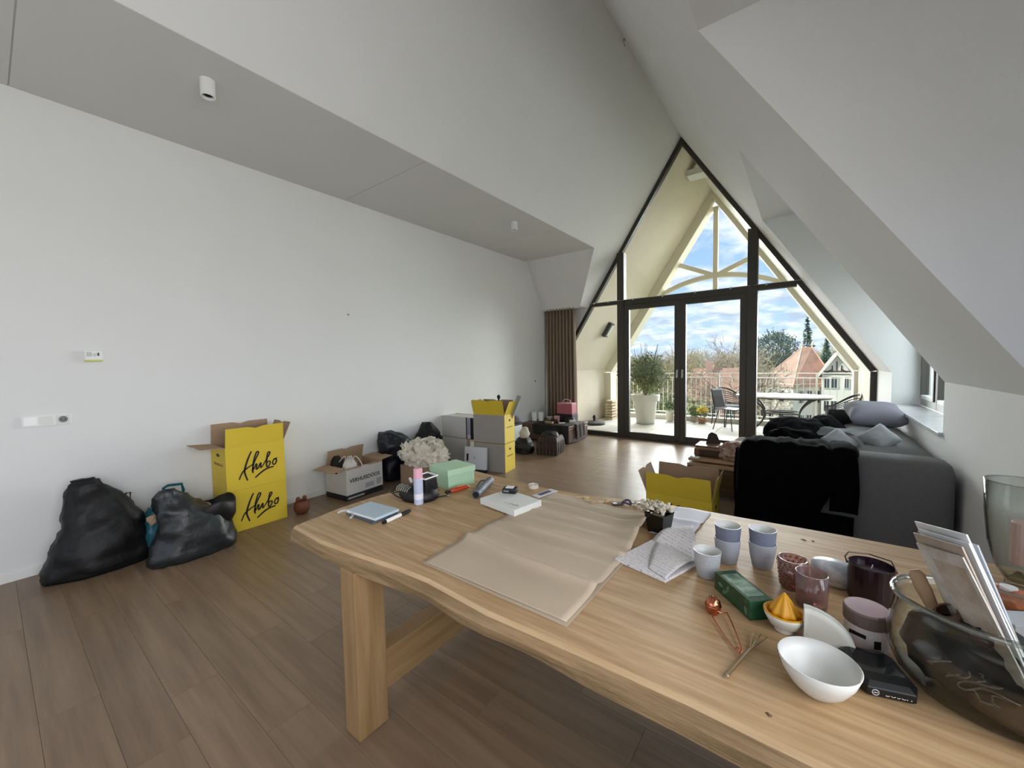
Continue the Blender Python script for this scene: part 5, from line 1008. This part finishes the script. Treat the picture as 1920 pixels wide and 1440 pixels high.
# ================================================================== the neighbourhood below
GZ = -9.
struct(MB().box(-90, 90, 11.2, 160, GZ-.3, GZ).build('floor_garden', mat('lawn', '#6e7a4e', .95, var=.3, scale=.4)), 'lawn and gardens far below the balcony')
roof_m = mat('clay_roof', '#a5826f', .8, var=.25, scale=1.3, bump=.5, bscale=6); roof_l = mat('clay_roof_light', '#c8a590', .8, var=.2, scale=1.3, bump=.5, bscale=6); hw_ = mat('white_house', '#dcd9d0', .9, var=.03); tim = mat('dark_timber', '#4d4038', .8); glassd = mat('house_pane', '#3b4248', .2, spec=.6); brick = mat('red_brick', '#b18c7d', .9, var=.2, scale=5)
hs = thing('villa', 'white villa with steep red tiled hipped roof and half-timbered gable', 'house', (0, 0, 0))
C_, Lc, Rc, Bc = (3.45, 44, -.85), (.4, 48.2, -.85), (6.6, 46.8, -.85), (4.2, 53, -.85); A1, A2 = (3.98, 48.2, 2.55), (4.78, 48.2, 2.52)
MB().prism([(x, y, GZ) for x, y, z in (C_, Rc, Bc, Lc)], (0, 0, 8.2)).build('wall', hw_, hs)
rf = MB(); e = lambda p: (p[0]+(p[0]-4)*.06, p[1]+(p[1]-48)*.06, p[2]-.25)
rf.poly([e(Lc), e(C_), A1]); rf.poly([e(C_), e(Rc), A2, A1]); rf.poly([e(Rc), e(Bc), A2]); rf.poly([e(Bc), e(Lc), A1, A2]); rf.poly([e(Lc), e(Bc), e(Rc), e(C_)]); rf.build('roof', roof_m, hs)
for p in (A1, A2): MB().lathe([(.08, 0), (.05, .2), (.11, .3), (.02, .65)], 8).build('finial', mat('pale_finial', '#d8c7b4', .7), hs, loc=p)
for a, b in ((A1, e(C_)), (A2, e(Rc)), (A1, e(Lc)), (A1, A2)): MB().tube([a, b], .07, 6).build('ridge_tiles', roof_l, hs)
gx0, gx1, gy, gzb, gza = 5.5, 7.5, 44.4, .15, 1.72
MB().prism([(gx0, gy, GZ), (gx1, gy, GZ), (gx1, gy, gzb), ((gx0+gx1)/2, gy, gza), (gx0, gy, gzb)], (0, 5, 0)).build('gable_wall', hw_, hs)
gm_ = (gx0+gx1)/2
for s in (-1, 1):
    xo = gm_+s*(1.28); MB().prism([(gm_, gy-.25, gza+.1), (xo, gy-.25, gzb-.25), (xo, gy-.25, gzb-.12), (gm_, gy-.25, gza+.24)], (0, 5, 0)).build('gable_roof', roof_l if s < 0 else roof_m, hs)  # left slope gets the paler clay to imitate the sunlit side
    MB().prism([(gm_, gy-.3, gza+.0), (xo, gy-.3, gzb-.36), (xo, gy-.3, gzb-.14), (gm_, gy-.3, gza+.22)], (0, .06, 0)).build('bargeboard', hw_, hs)
    MB().prism([(gm_+s*.25, gy-.05, .55), (gm_+s*.35, gy-.05, .55), (gm_+s*.75, gy-.05, gzb+.1), (gm_+s*.62, gy-.05, gzb+.05)], (0, .06, 0)).build('timber', tim, hs)
MB().box(gx0+.1, gx1-.1, gy-.05, gy, .28, .38).build('timber', tim, hs); MB().box(gx0+.1, gx1-.1, gy-.05, gy, .05, .13).build('timber', tim, hs)
for x in (-.35, -.04, .27): MB().box(gm_+x, gm_+x+.08, gy-.05, gy, .36, 1.2 if abs(x) < .1 else .85).build('timber', tim, hs)
def hwin(x0_, x1_, z0_, z1_, y, par=hs, n=2, M=None):
    f_ = MB().box(x0_, x1_, y-.08, y+.02, z0_, z1_, M=M).build('window', hw_, par); w = (x1_-x0_-.06)/n
    for i in range(n): MB().box(x0_+.05+i*w, x0_+w*(i+1), y-.1, y-.07, z0_+.06, z1_-.06, M=M).build('pane', glassd, f_)
for z0_, z1_ in ((-1.15, -.1), (-3.2, -2.2), (-5.3, -4.3)):
    hwin(5.62, 6.05, z0_, z1_, gy); hwin(6.1, 6.6, z0_, z1_, gy); hwin(7.0, 7.35, z0_, z1_, gy)
dR = Vector((Rc[0]-C_[0], Rc[1]-C_[1], 0)); aR = atan2(dR.y, dR.x); MR = Matrix.Translation((C_[0], C_[1], 0)) @ Matrix.Rotation(aR, 4, 'Z')
dL = Vector((C_[0]-Lc[0], C_[1]-Lc[1], 0)); aL = atan2(dL.y, dL.x); ML = Matrix.Translation((Lc[0], Lc[1], 0)) @ Matrix.Rotation(aL, 4, 'Z')
for z0_, z1_ in ((-2.6, -1.4), (-4.8, -3.6), (-7, -5.8)):
    for x in (.5, 1.25, 2.0): hwin(x, x+.55, z0_, z1_, 0, M=MR)
    for x in (.6, 1.9, 3.4): hwin(x, x+.7, z0_, z1_, 0, M=ML)
h2 = thing('brick_house', 'low red brick house with red tiled roof left of the white villa', 'house', (0, 0, 0))
MB().box(-4.2, .3, 38.5, 44, GZ, -1.9).build('wall', brick, h2); MB().prism([(-4.5, 38.1, -2.1), (-4.5, 44.4, -2.1), (-4.5, 41.2, .75)], (5.1, 0, 0)).build('roof', roof_m, h2)
for x in (-3.8, -2.6, -1.2): hwin(x, x+.7, -3.6, -2.5, 38.5, h2)
MB().box(-3.2, -2.6, 40.6, 41.2, .2, 1.4).build('chimney', brick, h2)
h3 = thing('long_house', 'long white row of low houses below the villa', 'house', (0, 0, 0)); MB().box(2.0, 9.5, 33, 37, GZ, -5.2).build('wall', hw_, h3); MB().prism([(1.7, 32.7, -5.3), (1.7, 37.3, -5.3), (1.7, 35, -4.2)], (8.1, 0, 0)).build('roof', mat('grey_roof', '#8b857c', .9, var=.15), h3)
for k in range(6): hwin(2.4+k*1.15, 3.0+k*1.15, -7.0, -5.8, 33, h3)
# trees
def tree_mesh(seed, spread=.75, depth=6):
    R = random.Random(seed); mb = MB()
    def grow(p, d, L, r, k):
        q = p+d*L*.5+Vector((R.gauss(0, 1), R.gauss(0, 1), 0))*L*.05; t = p+d*L
        mb.tube([p, q, t], [r, r*.82, r*.66], 4 if k > 3 else 3)
        if k == 0: return
        for i in range(3 if k < depth else 4):
            a = R.uniform(0, 2*pi); o = d.orthogonal().normalized(); o.rotate(Matrix.Rotation(a, 3, d)); n_ = (d*R.uniform(.55, .95)+o*spread*R.uniform(.6, 1.1)+Vector((0, 0, .12))).normalized()
            grow(p+d*L*R.uniform(.6, 1), n_, L*R.uniform(.62, .8), r*.6, k-1)
    grow(Vector((0, 0, 0)), Vector((0, 0, 1)), .27, .02, depth); return mb
twig = mat('twig_bark', '#9a8f7c', .9, var=.2, scale=3); twig2 = mat('twig_olive', '#9c966f', .9, var=.25, scale=3)
tmesh = []
def x_at(px, y): 
    xs_ = [(1130, -19.6), (1200, -14.3), (1270, -9.36), (1330, -5.53), (1450, 1.19), (1515, 4.4), (1550, 6.05), (1620, 9.1)]
    for a, b in zip(xs_, xs_[1:]):
        if px <= b[0] or b is xs_[-1]: return 4.56+(lerp(a[1], b[1], (px-a[0])/(b[0]-a[0]))-4.56)*y/55
tl_ = [(1195, 50, 3.0), (1222, 42, 3.0), (1248, 55, 3.4), (1275, 52, 3.9), (1305, 50, 3.3), (1340, 52, 4.0), (1368, 48, 4.6), (1392, 55, 3.6), (1432, 42, 2.6), (1480, 66, 3.0), (1180, 60, 2.8), (1150, 45, 2.4), (1585, 56, 2.2), (1208, 34, 1.9), (1240, 36, 2.0), (1452, 60, 3.4)]
nm = ['far left', 'left', 'behind the white pot', 'left of the door handles', 'tall', 'right of the door handles', 'tallest', 'behind the right post', 'in front of the round pine', 'far behind the villa roof', 'at the far left edge', 'seen past the left balcony post', 'behind the villa gable', 'small left', 'small middle', 'slim, beside the round pine']
for i, (px, y, tz_) in enumerate(tl_):
    k = i % 3; H_ = (tz_-GZ)
    if i < 3:
        o = tree_mesh(20+i, (.8, .68, .9)[i]).build('bare_tree', twig if i != 1 else twig2); zm = max(v.co.z for v in o.data.vertices); o.data.transform(Matrix.Diagonal((1.15/zm, 1.15/zm, 1/zm, 1))); tmesh.append(o)
    else: o = tmesh[k].copy(); COL.objects.link(o)
    o.location = (x_at(px, y), y, GZ); o.scale = (H_, H_, H_); o.rotation_euler = (0, 0, i*1.9)
    tag(o, 'bare leafless tree beyond the railing, '+nm[i], 'tree', 'bare trees beyond the railing')
for i in range(22):
    o = tmesh[i % 3].copy(); COL.objects.link(o); px = 1120+i*24; y = 72+(i*37 % 53); H_ = 10.5+(1.0+(i*53 % 11)*.13)*y/55; o.location = (x_at(px, y), y, GZ); o.scale = (H_*1.05, H_*1.05, H_); o.rotation_euler = (0, 0, i*2.3)
    tag(o, 'bare tree in the distant belt of trees on the horizon', 'tree', 'distant belt of bare trees')
# evergreens
ever = mat('pine_green', '#4d5f46', .9, var=.4, scale=.8); ever2 = mat('spruce_green', '#44604f', .9, var=.35, scale=.8)
g = thing('round_pine', 'round crowned dark pine behind the villa', 'tree', (x_at(1453, 58), 58, GZ)); MB().tube([(0, 0, 0), (.1, 0, 7), (.2, 0, 12)], [.3, .2, .08], 6).build('trunk', barkm, g)
leaves((0, 0, 11.5), 2.9, 2.6, 3.0, 2600, .22, 4, .5).build('crown', ever, g, stuff=True)
def spruce(px, y, top, w, label, seed):
    g = thing('spruce', label, 'tree', (x_at(px, y), y, GZ)); H_ = top-GZ; MB().tube([(0, 0, 0), (0, 0, H_)], [.25, .03], 6).build('trunk', barkm, g)
    R = random.Random(seed); mb = MB(); bm = mb.bm
    for i in range(2600):
        t = R.random()**.7; z = H_*(.25+.75*(1-t))+R.uniform(-.1, .1); a = R.uniform(0, 2*pi); lay = .75+.25*sin(z*4.2); r = w*t*lay*R.uniform(.25, 1)+.05
        p = Vector((r*cos(a), r*sin(a), z-.22*r)); d = Vector((cos(a), sin(a), -.3+R.gauss(0, .25))).normalized(); q = d.orthogonal().normalized(); k = R.uniform(.12, .26)
        bm.faces.new([bm.verts.new(v) for v in (p-d*k, p+q*k*.35, p+d*k, p-q*k*.35)])
    mb.build('needles', ever2, g, stuff=True)
spruce(1514, 62, 6.6, 2.6, 'tall pointed spruce behind the villa roof', 2); spruce(1550, 60, 3.9, 2.4, 'shorter dark spruce right of the tall one', 6); spruce(1478, 64, 3.2, 2.2, 'low dark spruce between the round pine and the tall spruce', 9)
for i, (px, y, tz_, r) in enumerate([(1150, 22, -1.6, 1.6), (1195, 26, -.9, 2.2), (1235, 24, -1.2, 1.9), (1262, 30, -.8, 2.2), (1292, 23, -2.0, 1.8), (1325, 27, -2.6, 1.8), (1352, 22, -3.0, 1.6), (1380, 26, -3.3, 1.8), (1425, 27, -1.9, 1.7), (1448, 26, -3.0, 1.6), (1290, 33, -.4, 2.2), (1215, 36, .4, 2.6), (1245, 40, .5, 2.6), (1180, 40, .2, 2.8)]):
    g = thing('shrub', 'leafy green shrub in the gardens below the railing', 'shrub', (x_at(px, y), y, GZ), 0, 'garden shrubs below the railing')
    H_ = tz_-GZ; leaves((0, 0, H_*.55), r, r, H_*.47, 1500, .17, i+30, .5).build('foliage', mat('shrub_%d' % (i % 3), ('#93a070', '#a3a682', '#7f8f60')[i % 3], .9, var=.4, scale=1.2), g, stuff=True); MB().tube([(0, 0, 0), (0, 0, H_*.6)], [.12, .05], 5).build('stem', barkm, g)
